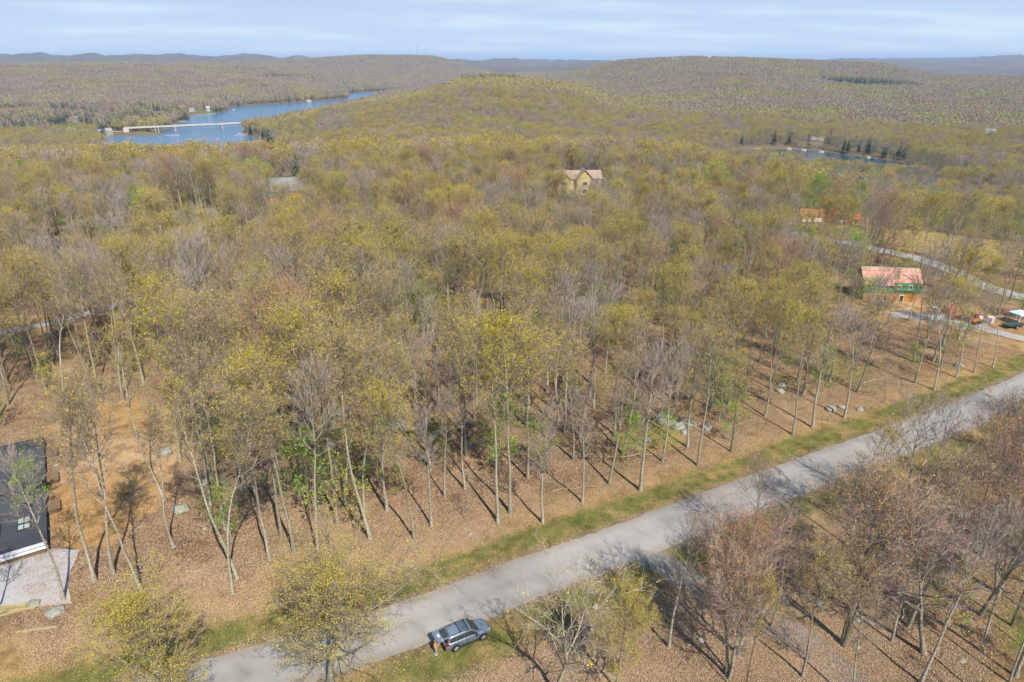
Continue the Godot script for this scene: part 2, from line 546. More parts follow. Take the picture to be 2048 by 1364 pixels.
func strip(called: String, line: PackedVector2Array, half: float, lift: float, col: Color, edge: Color, rag: float, follow := true) -> void:
	# smooth the line, then lay a sheet of cross-sections along it
	var curve := Curve2D.new()
	for k in line.size():
		var t := (line[mini(k + 1, line.size() - 1)] - line[maxi(k - 1, 0)]) * 0.17
		curve.add_point(line[k], -t, t)
	var m := Acc.new()
	var total := curve.get_baked_length()
	var steps := int(total / 0.6)
	var across := [-1.0, -0.9, -0.62, -0.3, 0.0, 0.3, 0.62, 0.9, 1.0]
	for k in steps + 1:
		var at := total * k / steps
		var p := curve.sample_baked(at, true)
		var q := curve.sample_baked(minf(at + 0.4, total), true) - curve.sample_baked(maxf(at - 0.4, 0.0), true)
		var side := Vector2(-q.y, q.x).normalized()
		for f in across:
			var wide: float = half * f
			if absf(f) > 0.8:
				wide += rag * fine.get_noise_2d(at * 2.0, f * 50.0) * signf(f)
			var w: Vector2 = p + side * wide
			var h := near_land(w.x, w.y) if follow else near_land(p.x, p.y)
			m.v.append(Vector3(w.x, h + lift, w.y))
			m.n.append(Vector3.UP)
			var c: Color = col.lerp(edge, smoothstep(0.72, 1.0, absf(f) + 0.15 * fine.get_noise_2d(w.x * 2.0, w.y * 2.0)))
			var wear := 1.0 + 0.3 * mottle.get_noise_2d(w.x * 1.2, w.y * 1.2) + 0.1 * fine.get_noise_2d(w.x * 3.0, w.y * 3.0) + (0.09 if absf(f) > 0.25 and absf(f) < 0.7 else 0.0) - 0.2 * smoothstep(0.3, 0.5, fine.get_noise_2d(w.x * 0.5 + 77.0, w.y * 0.5))
			m.c.append(tone(c, wear))
	var n := across.size()
	for k in steps:
		for j in n - 1:
			var b := k * n + j
			m.i.append(b); m.i.append(b + n + 1); m.i.append(b + n)
			m.i.append(b); m.i.append(b + 1); m.i.append(b + n + 1)
	# the winding above is clockwise seen from above when side points left of travel
	if (m.v[m.i[1]] - m.v[m.i[0]]).cross(m.v[m.i[2]] - m.v[m.i[0]]).y > 0.0:
		for k in range(0, m.i.size(), 3):
			var t2 := m.i[k + 1]
			m.i[k + 1] = m.i[k + 2]
			m.i[k + 2] = t2
	ground_piece(called, m.mesh(), mats.road)

func build_roads() -> void:
	strip("road", road_line, 3.05, 0.035, Color(0.3, 0.292, 0.285), Color(0.27, 0.25, 0.22), 0.3)
	strip("driveway", near_drive, 1.7, 0.027, Color(0.19, 0.19, 0.195), Color(0.2, 0.18, 0.16), 0.3)
	strip("side_road", far_road, 2.6, 0.1, Color(0.3, 0.29, 0.285), Color(0.27, 0.25, 0.22), 0.3)
	strip("side_road", top_road, 3.0, 0.12, Color(0.36, 0.35, 0.34), Color(0.27, 0.25, 0.22), 0.3)
	strip("gravel_drive", house_drive, 1.7, 0.07, Color(0.33, 0.315, 0.3), Color(0.36, 0.31, 0.25), 0.6)
	strip("lane", left_lane, 1.6, 0.08, Color(0.3, 0.28, 0.27), Color(0.3, 0.25, 0.19), 0.5)
	for q in [[-1200.0, -200.0, -900.0, -2950.0], [200.0, 820.0, -640.0, -1180.0]]:
		var m := Acc.new()
		m.v = PackedVector3Array([Vector3(q[0], WATER, q[2]), Vector3(q[0], WATER, q[3]), Vector3(q[1], WATER, q[3]), Vector3(q[1], WATER, q[2])])
		m.n = PackedVector3Array([Vector3.UP, Vector3.UP, Vector3.UP, Vector3.UP])
		m.c = PackedColorArray([Color.WHITE, Color.WHITE, Color.WHITE, Color.WHITE])
		m.i = PackedInt32Array([0, 1, 2, 0, 2, 3])
		ground_piece("lake", m.mesh(), mats.water if q[0] < 0.0 else mats.calm_water)

# ---------------------------------------------------------------- trees
class Grower:
	var rng := RandomNumberGenerator.new()
	var wood := Acc.new()
	var twig := Acc.new()
	var leaf := Acc.new()
	var o := {}
	var top := 20.0
	var base := 8.0

	func jitter() -> Vector3:
		return Vector3(rng.randf() - 0.5, rng.randf() - 0.5, rng.randf() - 0.5)

	func aside(d: Vector3, ang: float, az: float) -> Vector3:
		var u := d.cross(Vector3(0.27, 0.11, 0.95)).normalized()
		var w := d.cross(u)
		return d * cos(ang) + (u * cos(az) + w * sin(az)) * sin(ang)

	func leaves(p: Vector3, n: int) -> void:
		var size: float = o.leaf
		for k in n:
			var q: Vector3 = p + jitter() * o.spread
			var a := jitter().normalized()
			var b := a.cross(jitter()).normalized()
			var s := size * (0.45 + 1.15 * rng.randf() * rng.randf() + 0.25 * rng.randf())
			var pal: Array = o.greens
			var c: Color = pal[rng.randi() % pal.size()]
			var f := 0.75 + 0.5 * rng.randf()
			leaf.tri(q - a * s * 0.5, q + a * s * 0.5 + b * s * 0.2, q + b * s * 0.75, Color(c.r * f, c.g * f, c.b * f))

	func grow(p: Vector3, d: Vector3, length: float, r: float, lv: int) -> void:
		var tcol: Color = o.twigcol
		if lv >= 3:
			var leafy: float = o.leafiness * smoothstep(base + (top - base) * o.lowleaf, base + (top - base) * (o.lowleaf + 0.35), p.y)
			for k in o.tips:
				var f := 0.7 + 0.6 * rng.randf()
				var dd: Vector3 = (d + jitter() * 0.9 + Vector3.UP * o.rise).normalized()
				var l := length * (0.55 + 0.6 * rng.randf())
				twig.spike(p, dd, l, r, Color(tcol.r * f, tcol.g * f, tcol.b * f))
				if rng.randf() < leafy:
					leaves(p + dd * l * (0.6 + 0.4 * rng.randf()), o.bunch)
			return
		var n: int = [10, 5, 3][lv]
		var pts := PackedVector3Array()
		var rad := PackedFloat32Array()
		var dirs := PackedVector3Array()
		var q := p
		var dd := d
		for s in n + 1:
			var t := float(s) / n
			pts.append(q)
			dirs.append(dd)
			var flare := 1.0 + (0.6 * pow(1.0 - t, 14.0) if lv == 0 else 0.0)
			rad.append(r * flare * (1.0 - t * (0.86 if lv == 0 else 0.78)))
			dd = (dd + jitter() * o.wiggle[lv] + Vector3.UP * o.tropism[lv]).normalized()
			q += dd * length / n
		if lv < 2:
			wood.tube(pts, rad, 7 if lv == 0 else 4, o.bark, 0.3 if lv == 0 else 0.2, rng)
		else:
			wood.tube(pts, rad, 3, Color(o.bark.r, o.bark.g, o.bark.b).lerp(tcol, 0.6), 0.2, rng)
		var kids: int = o.kids[lv]
		var first: float = o.bare if lv == 0 else 0.22
		var az := rng.randf() * TAU
		for k in kids:
			var t := first + (0.99 - first) * (k + rng.randf() * 0.8) / kids
			var j := mini(int(t * n), n - 1)
			var f := t * n - j
			var at := pts[j].lerp(pts[j + 1], f)
			az += 2.4 + (rng.randf() - 0.5) * 1.2
			var c := (t - first) / (1.0 - first)
			var ang: float
			var l: float
			if lv == 0:
				# the crown's outline: broad below its middle, rounded at the top
				var wide: float = o.wide * pow(maxf(sin(PI * (0.2 + 0.72 * c)), 0.05), 0.8) * (0.7 + 0.6 * rng.randf())
				ang = lerpf(o.open, 0.35, c) * (0.8 + 0.4 * rng.randf())
				l = minf(wide / maxf(sin(ang), 0.35), (top - at.y) * 1.25 + 1.2)
			else:
				ang = (0.45 + 0.5 * rng.randf()) * o.fork
				l = length * lerpf(0.62, 0.34, c) * (0.7 + 0.6 * rng.randf())
				if lv == 2:
					l = maxf(l, o.minimum)
			var rr: float = minf(rad[j] * 0.62, r * ([0.42, 0.5, 0.55][lv])) if lv < 2 else o.twigsize
			grow(at, aside(dirs[j], ang, az), l, rr, lv + 1)

	func tree(opts: Dictionary, s: int) -> Array:
		o = opts
		rng.seed = s
		top = o.tall
		base = o.tall * o.bare
		for k in o.get("stems", 1):
			var lean: float = o.lean * (1.0 if k == 0 else 2.2)
			var d := (Vector3.UP + Vector3(rng.randf() - 0.5, 0, rng.randf() - 0.5) * lean).normalized()
			var sh: float = 1.0 - 0.12 * k
			grow(Vector3(0.25 * k * (rng.randf() - 0.5), -0.3, 0.25 * k * (rng.randf() - 0.5)), d, o.tall * sh, o.girth * (1.0 if k == 0 else 0.75), 0)
		var out := [wood.mesh(), twig.mesh() if twig.v.size() else null, leaf.mesh() if leaf.v.size() else null]
		return out

const YELLOW := [Color(0.4, 0.34, 0.036), Color(0.45, 0.375, 0.04), Color(0.335, 0.31, 0.036), Color(0.43, 0.33, 0.055), Color(0.28, 0.275, 0.033)]
const GOLD := [Color(0.4, 0.335, 0.065), Color(0.36, 0.315, 0.06), Color(0.43, 0.34, 0.09), Color(0.3, 0.275, 0.05)]
const TAN := [Color(0.36, 0.26, 0.13), Color(0.32, 0.235, 0.115), Color(0.38, 0.285, 0.145), Color(0.3, 0.25, 0.1)]
const RUSSET := [Color(0.38, 0.185, 0.065), Color(0.33, 0.15, 0.065), Color(0.4, 0.235, 0.08), Color(0.35, 0.12, 0.07)]
const GREEN := [Color(0.16, 0.3, 0.03), Color(0.22, 0.36, 0.04), Color(0.13, 0.24, 0.03), Color(0.27, 0.37, 0.06)]
const DARKGREEN := [Color(0.035, 0.075, 0.03), Color(0.05, 0.1, 0.035), Color(0.03, 0.06, 0.03)]
var kinds := {}

func base_tree() -> Dictionary:
	return {
		"tall": 18.0, "girth": 0.165, "bare": 0.5, "wide": 3.6, "open": 1.0, "fork": 1.0, "lean": 0.1, "rise": 0.25, "kids": [17, 7, 6], "tips": 3, "twigsize": 0.012, "minimum": 0.45,
		"wiggle": [0.13, 0.3, 0.4], "tropism": [0.03, 0.13, 0.08], "bark": Color(0.36, 0.34, 0.3), "twigcol": Color(0.245, 0.2, 0.16), "leafiness": 0.5, "lowleaf": 0.2, "leaf": 0.1, "spread": 0.32, "bunch": 5, "greens": YELLOW,
	}

func grown(change: Dictionary, s: int) -> Dictionary:
	var o := base_tree()
	o.merge(change, true)
	var g := Grower.new()
	var ms := g.tree(o, s)
	return {"tall": o.tall, "wood": ms[0], "twig": ms[1], "leaf": ms[2]}

func make_kinds() -> void:
	var grey_twig := Color(0.29, 0.25, 0.225)
	kinds.oak = [
		grown({"tall": 17.0, "wide": 3.3, "bare": 0.58, "leafiness": 0.75, "bunch": 7}, 101), grown({"tall": 16.0, "wide": 2.7, "bare": 0.55, "leafiness": 0.5, "bunch": 6, "greens": YELLOW + TAN}, 102),
		grown({"tall": 18.0, "wide": 3.8, "bare": 0.62, "leafiness": 0.85, "bunch": 7, "open": 1.15}, 103), grown({"tall": 17.0, "wide": 2.6, "bare": 0.6, "leafiness": 0.45, "bunch": 6, "bark": Color(0.2, 0.18, 0.15)}, 104),
		grown({"tall": 18.0, "wide": 3.1, "bare": 0.56, "leafiness": 0.7, "bunch": 6, "greens": YELLOW + [Color(0.24, 0.26, 0.06)]}, 105)]
	kinds.tall = [
		grown({"tall": 21.0, "wide": 2.5, "bare": 0.6, "leafiness": 0.35, "girth": 0.175, "bark": Color(0.46, 0.445, 0.4), "wiggle": [0.2, 0.35, 0.4], "lean": 0.2}, 111),
		grown({"tall": 21.0, "wide": 2.3, "bare": 0.62, "leafiness": 0.25, "girth": 0.165, "bark": Color(0.48, 0.465, 0.42), "wiggle": [0.18, 0.35, 0.4], "lean": 0.2, "greens": TAN + YELLOW}, 112),
		grown({"tall": 22.0, "wide": 2.8, "bare": 0.6, "leafiness": 0.55, "girth": 0.18, "bark": Color(0.45, 0.44, 0.38), "wiggle": [0.22, 0.35, 0.4], "lean": 0.16}, 113),
		grown({"tall": 20.0, "wide": 2.3, "bare": 0.55, "leafiness": 0.12, "girth": 0.155, "bark": Color(0.44, 0.42, 0.38), "wiggle": [0.18, 0.35, 0.4], "lean": 0.2}, 114)]
	var bare := {"leafiness": 0.0, "twigcol": grey_twig, "bark": Color(0.42, 0.4, 0.37), "open": 0.8, "fork": 0.75, "rise": 0.45, "wide": 2.8, "tips": 3, "kids": [15, 7, 6], "bare": 0.45, "twigsize": 0.011}
	for k in 4:
		var b := bare.duplicate()
		b.merge({"tall": 14.0 + 1.5 * k, "wide": 1.9 + 0.3 * k, "bare": 0.46 + 0.05 * k, "open": 0.75 + 0.1 * k}, true)
		kinds.get_or_add("bare", []).append(grown(b, 121 + k))
	kinds.bud = [
		grown({"tall": 16.0, "wide": 2.6, "bare": 0.45, "leafiness": 0.5, "leaf": 0.1, "bunch": 3, "greens": TAN, "open": 0.9}, 131), grown({"tall": 17.0, "wide": 2.9, "bare": 0.5, "leafiness": 0.4, "leaf": 0.1, "bunch": 3, "greens": TAN + YELLOW, "open": 0.9}, 132),
		grown({"tall": 15.0, "wide": 2.5, "bare": 0.42, "leafiness": 0.5, "leaf": 0.1, "bunch": 3, "greens": TAN + RUSSET, "open": 0.9}, 133)]
	kinds.russet = [
		grown({"tall": 14.0, "wide": 3.4, "bare": 0.25, "leafiness": 0.6, "leaf": 0.1, "bunch": 3, "greens": RUSSET, "twigcol": Color(0.28, 0.2, 0.17), "open": 0.85, "stems": 2, "lean": 0.2}, 141),
		grown({"tall": 15.0, "wide": 3.2, "bare": 0.3, "leafiness": 0.5, "leaf": 0.1, "bunch": 3, "greens": RUSSET + TAN, "twigcol": Color(0.29, 0.22, 0.19), "open": 0.85}, 142)]
	kinds.green = [
		grown({"tall": 7.0, "girth": 0.07, "wide": 2.2, "bare": 0.2, "leafiness": 0.9, "lowleaf": -0.3, "leaf": 0.17, "bunch": 3, "greens": GREEN, "kids": [14, 6, 5], "tips": 2, "minimum": 0.3, "open": 1.2}, 151),
		grown({"tall": 10.0, "girth": 0.1, "wide": 2.6, "bare": 0.25, "leafiness": 0.9, "lowleaf": -0.2, "leaf": 0.18, "bunch": 4, "greens": GREEN, "kids": [16, 6, 6], "tips": 2, "minimum": 0.3, "open": 1.1}, 152)]
	kinds.sapling = [
		grown({"tall": 5.0, "girth": 0.045, "wide": 1.0, "bare": 0.25, "leafiness": 0.12, "leaf": 0.1, "kids": [12, 5, 4], "tips": 2, "minimum": 0.25, "greens": TAN + YELLOW}, 161),
		grown({"tall": 4.0, "girth": 0.04, "wide": 1.2, "bare": 0.2, "leafiness": 0.5, "lowleaf": -0.2, "leaf": 0.12, "kids": [10, 5, 4], "tips": 2, "minimum": 0.25, "greens": YELLOW + GREEN}, 162)]
	# big individual trees close to the camera
	kinds.spread = [grown({"tall": 15.0, "girth": 0.24, "wide": 6.6, "bare": 0.25, "leafiness": 0.75, "lowleaf": -0.3, "leaf": 0.09, "bunch": 9, "greens": GOLD, "spread": 0.36, "open": 1.25, "kids": [24, 9, 8], "twigsize": 0.012, "bark": Color(0.36, 0.34, 0.29), "wiggle": [0.2, 0.4, 0.5]}, 171)]
	kinds.gold = [grown({"tall": 13.5, "girth": 0.2, "wide": 4.2, "bare": 0.25, "leafiness": 0.85, "lowleaf": -0.3, "leaf": 0.095, "bunch": 11, "greens": GOLD, "spread": 0.34, "open": 1.1, "kids": [22, 8, 8], "twigsize": 0.012}, 172)]
	kinds.crooked = [grown({"tall": 15.0, "girth": 0.2, "wide": 4.0, "bare": 0.2, "leafiness": 0.14, "lowleaf": -0.2, "leaf": 0.13, "bunch": 4, "open": 1.0, "kids": [13, 6, 5], "tips": 2, "bark": Color(0.46, 0.44, 0.36), "twigcol": Color(0.38, 0.35, 0.3), "wiggle": [0.34, 0.5, 0.5], "lean": 0.3}, 173)]
	kinds.broom = [
		grown({"tall": 15.0, "girth": 0.17, "wide": 2.6, "bare": 0.3, "leafiness": 0.35, "lowleaf": 0.2, "leaf": 0.11, "bunch": 5, "greens": RUSSET + TAN + TAN, "stems": 4, "lean": 0.2, "open": 0.75, "fork": 0.75, "kids": [12, 6, 6], "twigcol": Color(0.32, 0.25, 0.22), "twigsize": 0.014}, 174),
		grown({"tall": 16.5, "girth": 0.2, "wide": 3.8, "bare": 0.4, "leafiness": 0.6, "lowleaf": 0.2, "leaf": 0.11, "bunch": 5, "greens": RUSSET + TAN + TAN, "stems": 3, "lean": 0.22, "open": 0.95, "kids": [14, 7, 6], "twigcol": Color(0.3, 0.24, 0.2), "twigsize": 0.014, "bark": Color(0.22, 0.2, 0.17)}, 175),
		grown({"tall": 13.5, "girth": 0.21, "wide": 3.8, "bare": 0.35, "leafiness": 0.12, "lowleaf": 0.3, "leaf": 0.11, "bunch": 5, "greens": RUSSET, "lean": 0.3, "open": 1.1, "kids": [18, 7, 7], "twigcol": Color(0.34, 0.28, 0.265), "twigsize": 0.014, "bark": Color(0.31, 0.29, 0.25), "wiggle": [0.22, 0.4, 0.5]}, 176)]
	# simpler growth for trees hundreds of metres away
	var mid := {"kids": [11, 5, 3], "tips": 2, "twigsize": 0.05, "minimum": 0.9, "leaf": 0.36, "bunch": 2, "spread": 0.7, "bare": 0.55}
	var list := {
		"mid_oak": [{"wide": 4.4, "leafiness": 1.0, "bunch": 3}, {"wide": 4.0, "bare": 0.45, "leafiness": 0.95, "bunch": 3, "greens": YELLOW + TAN}, {"wide": 4.2, "leafiness": 1.0, "bunch": 3, "greens": YELLOW + YELLOW + [Color(0.25, 0.3, 0.06)]}],
		"mid_bare": [{"leafiness": 0.0, "twigcol": grey_twig, "wide": 3.2, "open": 0.85, "bare": 0.4, "rise": 0.4, "tips": 4}, {"leafiness": 0.0, "twigcol": Color(0.3, 0.25, 0.23), "wide": 3.6, "open": 0.9, "bare": 0.4, "tips": 4}],
		"mid_bud": [{"leafiness": 0.8, "greens": TAN, "wide": 3.8, "bare": 0.4}, {"leafiness": 0.7, "greens": TAN + RUSSET, "wide": 3.6, "bare": 0.4}],
		"mid_green": [{"leafiness": 1.0, "greens": GREEN, "lowleaf": -0.3, "bare": 0.3, "bunch": 3, "wide": 4.0, "tall": 15.0}],
	}
	for k in list:
		kinds[k] = []
		for j in list[k].size():
			var opt: Dictionary = mid.duplicate()
			opt.merge(list[k][j], true)
			kinds[k].append(grown(opt, 200 + kinds.size() * 10 + j))
	kinds.mid_pine = [conifer(20.0, 3.4, 26, 9, 301), conifer(18.0, 3.0, 22, 9, 302)]
	kinds.far_crown = [far_crown(311, 4.2), far_crown(312, 4.6), far_crown(313, 3.8), far_crown(314, 4.2)]
	kinds.far_pine = [conifer(18.0, 3.2, 9, 5, 321)]

func conifer(tall: float, wide: float, tiers: int, per: int, s: int) -> Dictionary:
	var r := seeded(s)
	var w := Acc.new()
	w.tube(PackedVector3Array([Vector3(0, -0.3, 0), Vector3(0, tall * 0.5, 0), Vector3(0, tall, 0)]), PackedFloat32Array([0.25, 0.15, 0.02]), 5, Color(0.16, 0.12, 0.09), 0.2, r)
	var l := Acc.new()
	for t in tiers:
		var f := float(t) / tiers
		var y := tall * lerpf(0.16, 0.98, f)
		for k in per:
			var az := r.randf() * TAU
			var out := wide * pow(1.0 - f, 0.8) * (0.65 + 0.6 * r.randf()) + 0.3
			var d := Vector3(cos(az), -0.12 - 0.25 * r.randf(), sin(az))
			var side := Vector3(-sin(az), 0.0, cos(az)) * out * (0.28 + 0.2 * r.randf())
			var p := Vector3(0, y, 0)
			var c: Color = DARKGREEN[r.randi() % 3]
			c = tone(c, 0.7 + 0.7 * r.randf())
			l.tri(p, p + d * out * 0.7 + side, p + d * out, c)
			l.tri(p, p + d * out, p + d * out * 0.7 - side + Vector3(0, -0.25, 0), c)
	return {"tall": tall, "wood": w.mesh(), "twig": null, "leaf": l.mesh()}

func far_crown(s: int, wide: float) -> Dictionary:
	var r := seeded(s)
	var l := Acc.new()
	for k in 130:
		var y := r.randf()
		var w := wide * sqrt(maxf(1.0 - pow(y * 1.25 - 0.25, 2.0), 0.0))
		var az := r.randf() * TAU
		var rad := w * sqrt(r.randf())
		var p := Vector3(cos(az) * rad, 7.0 + 10.5 * y * (1.0 - 0.25 * rad / wide), sin(az) * rad)
		var a := Vector3(r.randf() - 0.5, r.randf() * 0.8, r.randf() - 0.5).normalized()
		var b := a.cross(Vector3(r.randf() - 0.5, r.randf() - 0.5, r.randf() - 0.5)).normalized()
		var size := 0.8 + 0.9 * r.randf()
		var f := 0.88 + 0.22 * r.randf()
		l.tri(p - a * size * 0.6, p + a * size * 0.6, p + b * size * 0.7, Color(f, f, f))
	for k in 3:
		var p := Vector3(r.randf() - 0.5, 0, r.randf() - 0.5) * 2.0
		l.spike(p, Vector3((r.randf() - 0.5) * 0.3, 1, (r.randf() - 0.5) * 0.3).normalized(), 15.0, 0.22, Color(0.9, 0.95, 1.0))
	return {"tall": 18.0, "wood": null, "twig": null, "leaf": l.mesh()}

# ---------------------------------------------------------------- the woods
# no tree stands here: x, z, radius (buildings, yards, the views onto them)
const BARE_SPOTS := [
	[84, -148, 9.5], [78, -144, 7], [91, -143, 8], [80, -138, 6], [88, -137, 6], [83, -131, 4], [95, -139, 6], [89, -131, 4], [97, -131, 4],
	[109, -226, 10], [107, -218, 8], [106, -210, 6], [99, -227, 8], [98, -218, 6], [26, -272, 13], [25, -262, 10], [25, -254, 8], [24, -246, 6], [-87, -267, 12], [-86, -257, 9], [-84, -248, 6], [-100, -213, 10], [-99, -204, 8], [-98, -196, 5],
	[-61, -78, 12], [-64, -88, 10], [-56, -66, 9], [-52, -58, 7], [-47, -60, 5], [-46.5, -66, 5], [-55, -93, 6], [-52, -76, 6], [-50, -70, 5], [0, 0, 24],
]
const KIND_WORDS := {
	"oak": ["budding_tree", "round-crowned yellow-budding tree"], "tall": ["tall_tree", "tall pale-barked sparse-budded tree"], "bare": ["bare_tree", "leafless grey tree"],
	"bud": ["budding_tree", "tan-tinged budding tree"], "russet": ["russet_tree", "reddish-brown budding tree"], "green": ["green_sapling", "small bright green tree"], "sapling": ["sapling", "thin young sapling"],
}
# open lines of sight, cut for the houses' own clearings: x, z, half width, length towards the valley road, share of trees left
const VIEWS := [[-63, -82, 10, 50, 0.0], [26, -276, 12, 72, 0.1], [108, -226, 9, 66, 0.04], [99, -229, 5, 60, 0.2], [-86, -268, 9, 70, 0.09], [-100, -214, 9, 60, 0.1], [85, -150, 9, 42, 0.3], [150, -212, 22, 60, 0.25]]
var standing := []

func in_view_cut(x: float, z: float) -> float:
	for q in VIEWS:
		var h := Vector2(q[0], q[1])
		var d := h.length()
		var u := h / d
		var p := Vector2(x, z)
		var along := d - p.dot(u)
		if along > -2.0 and along < q[3] and absf(p.cross(u)) < q[2] * (1.0 - 0.3 * along / q[3]):
			return q[4]
	return 1.0
var placed_grid := {}

func near_cell(x: float, z: float) -> Vector2i:
	return Vector2i(floori(x / 4.0), floori(z / 4.0))

func crowded(x: float, z: float, gap: float) -> bool:
	var c := near_cell(x, z)
	for dx in [-1, 0, 1]:
		for dz in [-1, 0, 1]:
			for p in placed_grid.get(c + Vector2i(dx, dz), []):
				if Vector2(x, z).distance_to(p) < gap:
					return true
	return false

func remember(x: float, z: float) -> void:
	placed_grid.get_or_add(near_cell(x, z), []).append(Vector2(x, z))

func stand(kind: String, which: int, x: float, z: float, tall: float, turn: float, label := "", group := "", fatness := 1.0) -> void:
	remember(x, z)
	standing.append({"kind": kind, "which": which, "x": x, "z": z, "tall": tall, "turn": turn, "label": label, "group": group, "fat": fatness, "seen": tall / maxf(Vector2(x, z).length(), 20.0) + (100.0 if label else 0.0) - (10.0 if absf(atan2(x, -z)) > 0.7 else 0.0)})

func plant_named() -> void:
	# the front row above the verge, left to right: kind, x, z, height
	var row := [
		["bare", -49.8, -51.0, 10.0], ["bare", -44.6, -53.0, 15.5], ["tall", -43.1, -55.8, 23.0], ["tall", -41.8, -56.9, 22.0], ["tall", -36.9, -53.6, 22.0], ["tall", -28.2, -54.0, 20.0], ["tall", -28.4, -56.1, 21.0], ["tall", -26.0, -58.8, 21.0], ["oak", -23.7, -60.0, 20.0],
		["bare", -21.0, -59.6, 21.0], ["tall", -17.2, -65.7, 21.5], ["tall", -15.8, -62.4, 23.0], ["bare", -14.9, -67.6, 16.5], ["bare", -9.3, -64.8, 15.0], ["bare", -8.3, -70.6, 14.0], ["oak", -1.6, -65.7, 21.5], ["oak", -0.2, -67.6, 22.5], ["bare", 3.6, -65.7, 14.0],
		["bare", 8.6, -69.6, 14.5], ["bud", 12.4, -73.6, 16.0], ["bare", 16.1, -72.2, 18.0], ["bare", 20.2, -78.8, 15.0], ["bare", 24.5, -82.4, 15.5], ["oak", 24.7, -77.7, 17.0], ["oak", 30.1, -81.0, 13.5], ["oak", 38.2, -91.0, 16.0], ["oak", 40.4, -85.8, 17.0], ["bare", 44.2, -88.0, 17.0],
		["bare", 50.2, -91.0, 16.0], ["bud", 56.1, -99.4, 15.5], ["sapling", 58.8, -95.9, 8.0], ["bare", 67.5, -103.1, 15.5], ["tall", 69.1, -100.3, 15.5], ["bare", 75.5, -105.0, 13.5], ["bare", 79.8, -107.0, 13.5], ["tall", 84.4, -109.1, 14.0]]
	var ordinal := ["First", "Second", "Third", "Fourth", "Fifth", "Sixth", "Seventh", "Eighth", "Ninth", "Tenth", "Eleventh", "Twelfth", "Thirteenth", "Fourteenth", "Fifteenth", "Sixteenth", "Seventeenth", "Eighteenth", "Nineteenth", "Twentieth"]
	for k in row.size():
		var t: Array = row[k]
		var n: int = k if k < 18 else row.size() - 1 - k
		var side := "left" if k < 18 else "right"
		var w: String = {"oak": "yellow-budding tree", "tall": "tall pale-barked tree", "bare": "bare grey tree", "bud": "tan-budding tree", "sapling": "thin young tree"}[t[0]]
		stand(t[0], k * 7 % 5, t[1], t[2], t[3], k * 2.39, "%s, %s from the %s in the front row along the far verge" % [w.capitalize().to_lower(), ordinal[n].to_lower(), side], "front row of trees above the road verge")
	for t in [[-69.0, -94.0, 21.0, 0], [-62.0, -97.0, 21.0, 1], [-42.6, -70.1, 21.0, 2], [-36.7, -69.1, 21.0, 3], [-37.8, -61.7, 17.0, 1], [-20.3, -69.1, 21.0, 2], [-44.5, -78.5, 21.0, 0], [-33.0, -64.5, 22.0, 3], [-30.5, -69.0, 22.0, 2]]:
		stand("tall", t[3], t[0], t[1], t[2], t[0])
	# the near side of the road
	stand("spread", 0, -15.8, -43.7, 12.6, 0.6, "broad low yellow-budding tree over the road behind the parked car", "", 1.4)
	stand("gold", 0, -27.2, -39.1, 11.6, 2.0, "dense golden-budding tree nearest the bottom edge by the road's left end", "", 1.15)
	stand("crooked", 0, 3.8, -42.1, 15.0, 3.6, "crooked pale-barked tree with scattered buds in front of the parked car")
	stand("gold", 0, 8.8, -42.4, 9.8, 4.4, "smaller golden-budding tree beside the crooked pale tree", "", 0.85)
	stand("bare", 1, 14.4, -47.2, 14.2, 1.0, "slim leafless tree between the driveway mouth and the golden tree")
	stand("broom", 0, 18.9, -44.2, 13.8, 0.3, "many-stemmed broom-like tree with rusty cap beside the driveway")
	stand("russet", 0, 20.5, -46.6, 13.2, 2.2, "rust-red capped tree just behind the many-stemmed tree")
	stand("broom", 1, 30.6, -47.6, 16.5, 1.4, "large russet-brown multi-trunked tree past the driveway", "", 1.1)
	stand("broom", 2, 37.4, -46.5, 13.5, 0.9, "wide bare tree with reddish branch tips on the leaf-strewn near slope", "", 1.1)
	stand("bare", 3, 41.9, -59.2, 17.5, 5.0, "tallest bare whitish tree beside the pale boulders near the road", "", 1.2)
	stand("oak", 1, 37.4, -61.6, 14.0, 2.8, "yellow-budding tree leaning over the road edge across from the big boulders")
	stand("russet", 1, 26.6, -61.6, 10.5, 4.0, "small purplish-brown tree at the road edge above the driveway")
	stand("broom", 2, 45.5, -51.3, 13.4, 3.0, "spreading leafless tree behind the wide reddish-tipped tree")
	stand("bare", 2, 49.0, -59.2, 18.0, 0.7, "dark-trunked bare tree, first of the group at the right edge")
	stand("bare", 0, 51.6, -60.4, 17.0, 2.7, "dark-trunked bare tree, second of the group at the right edge")
	stand("bare", 3, 46.6, -62.8, 16.0, 4.7, "dark-trunked bare tree, third of the group at the right edge")
	stand("russet", 1, 53.5, -56.0, 12.5, 1.7, "reddish-brown budding tree low at the right edge")
	stand("bare", 1, 44.0, -44.0, 14.5, 0.4, "thick grey trunk in the bottom right corner")
	stand("oak", 3, 19.5, -41.6, 11.5, 5.2, "yellow-budding young tree at the foot of the broom-like tree", "", 0.8)
	stand("oak", 1, 25.5, -44.2, 13.0, 1.2, "yellow-green budding tree standing over the driveway", "", 0.9)
	stand("bud", 0, 28.6, -41.6, 11.0, 3.3, "tan-budding small tree right of the driveway's lower end")
	stand("bare", 0, 23.4, -49.6, 12.5, 3.3, "leaning bare trunk, left of a pair beside the driveway")
	stand("bare", 2, 24.8, -50.0, 12.5, 0.3, "leaning bare trunk, right of a pair beside the driveway")
	stand("sapling", 1, 35.0, -55.0, 6.0, 0.3, "yellow-budding sapling below the leaning yellow tree")
	stand("sapling", 0, -5.6, -66.2, 5.0, 0.3, "small thin sapling between two bare trees above the verge")
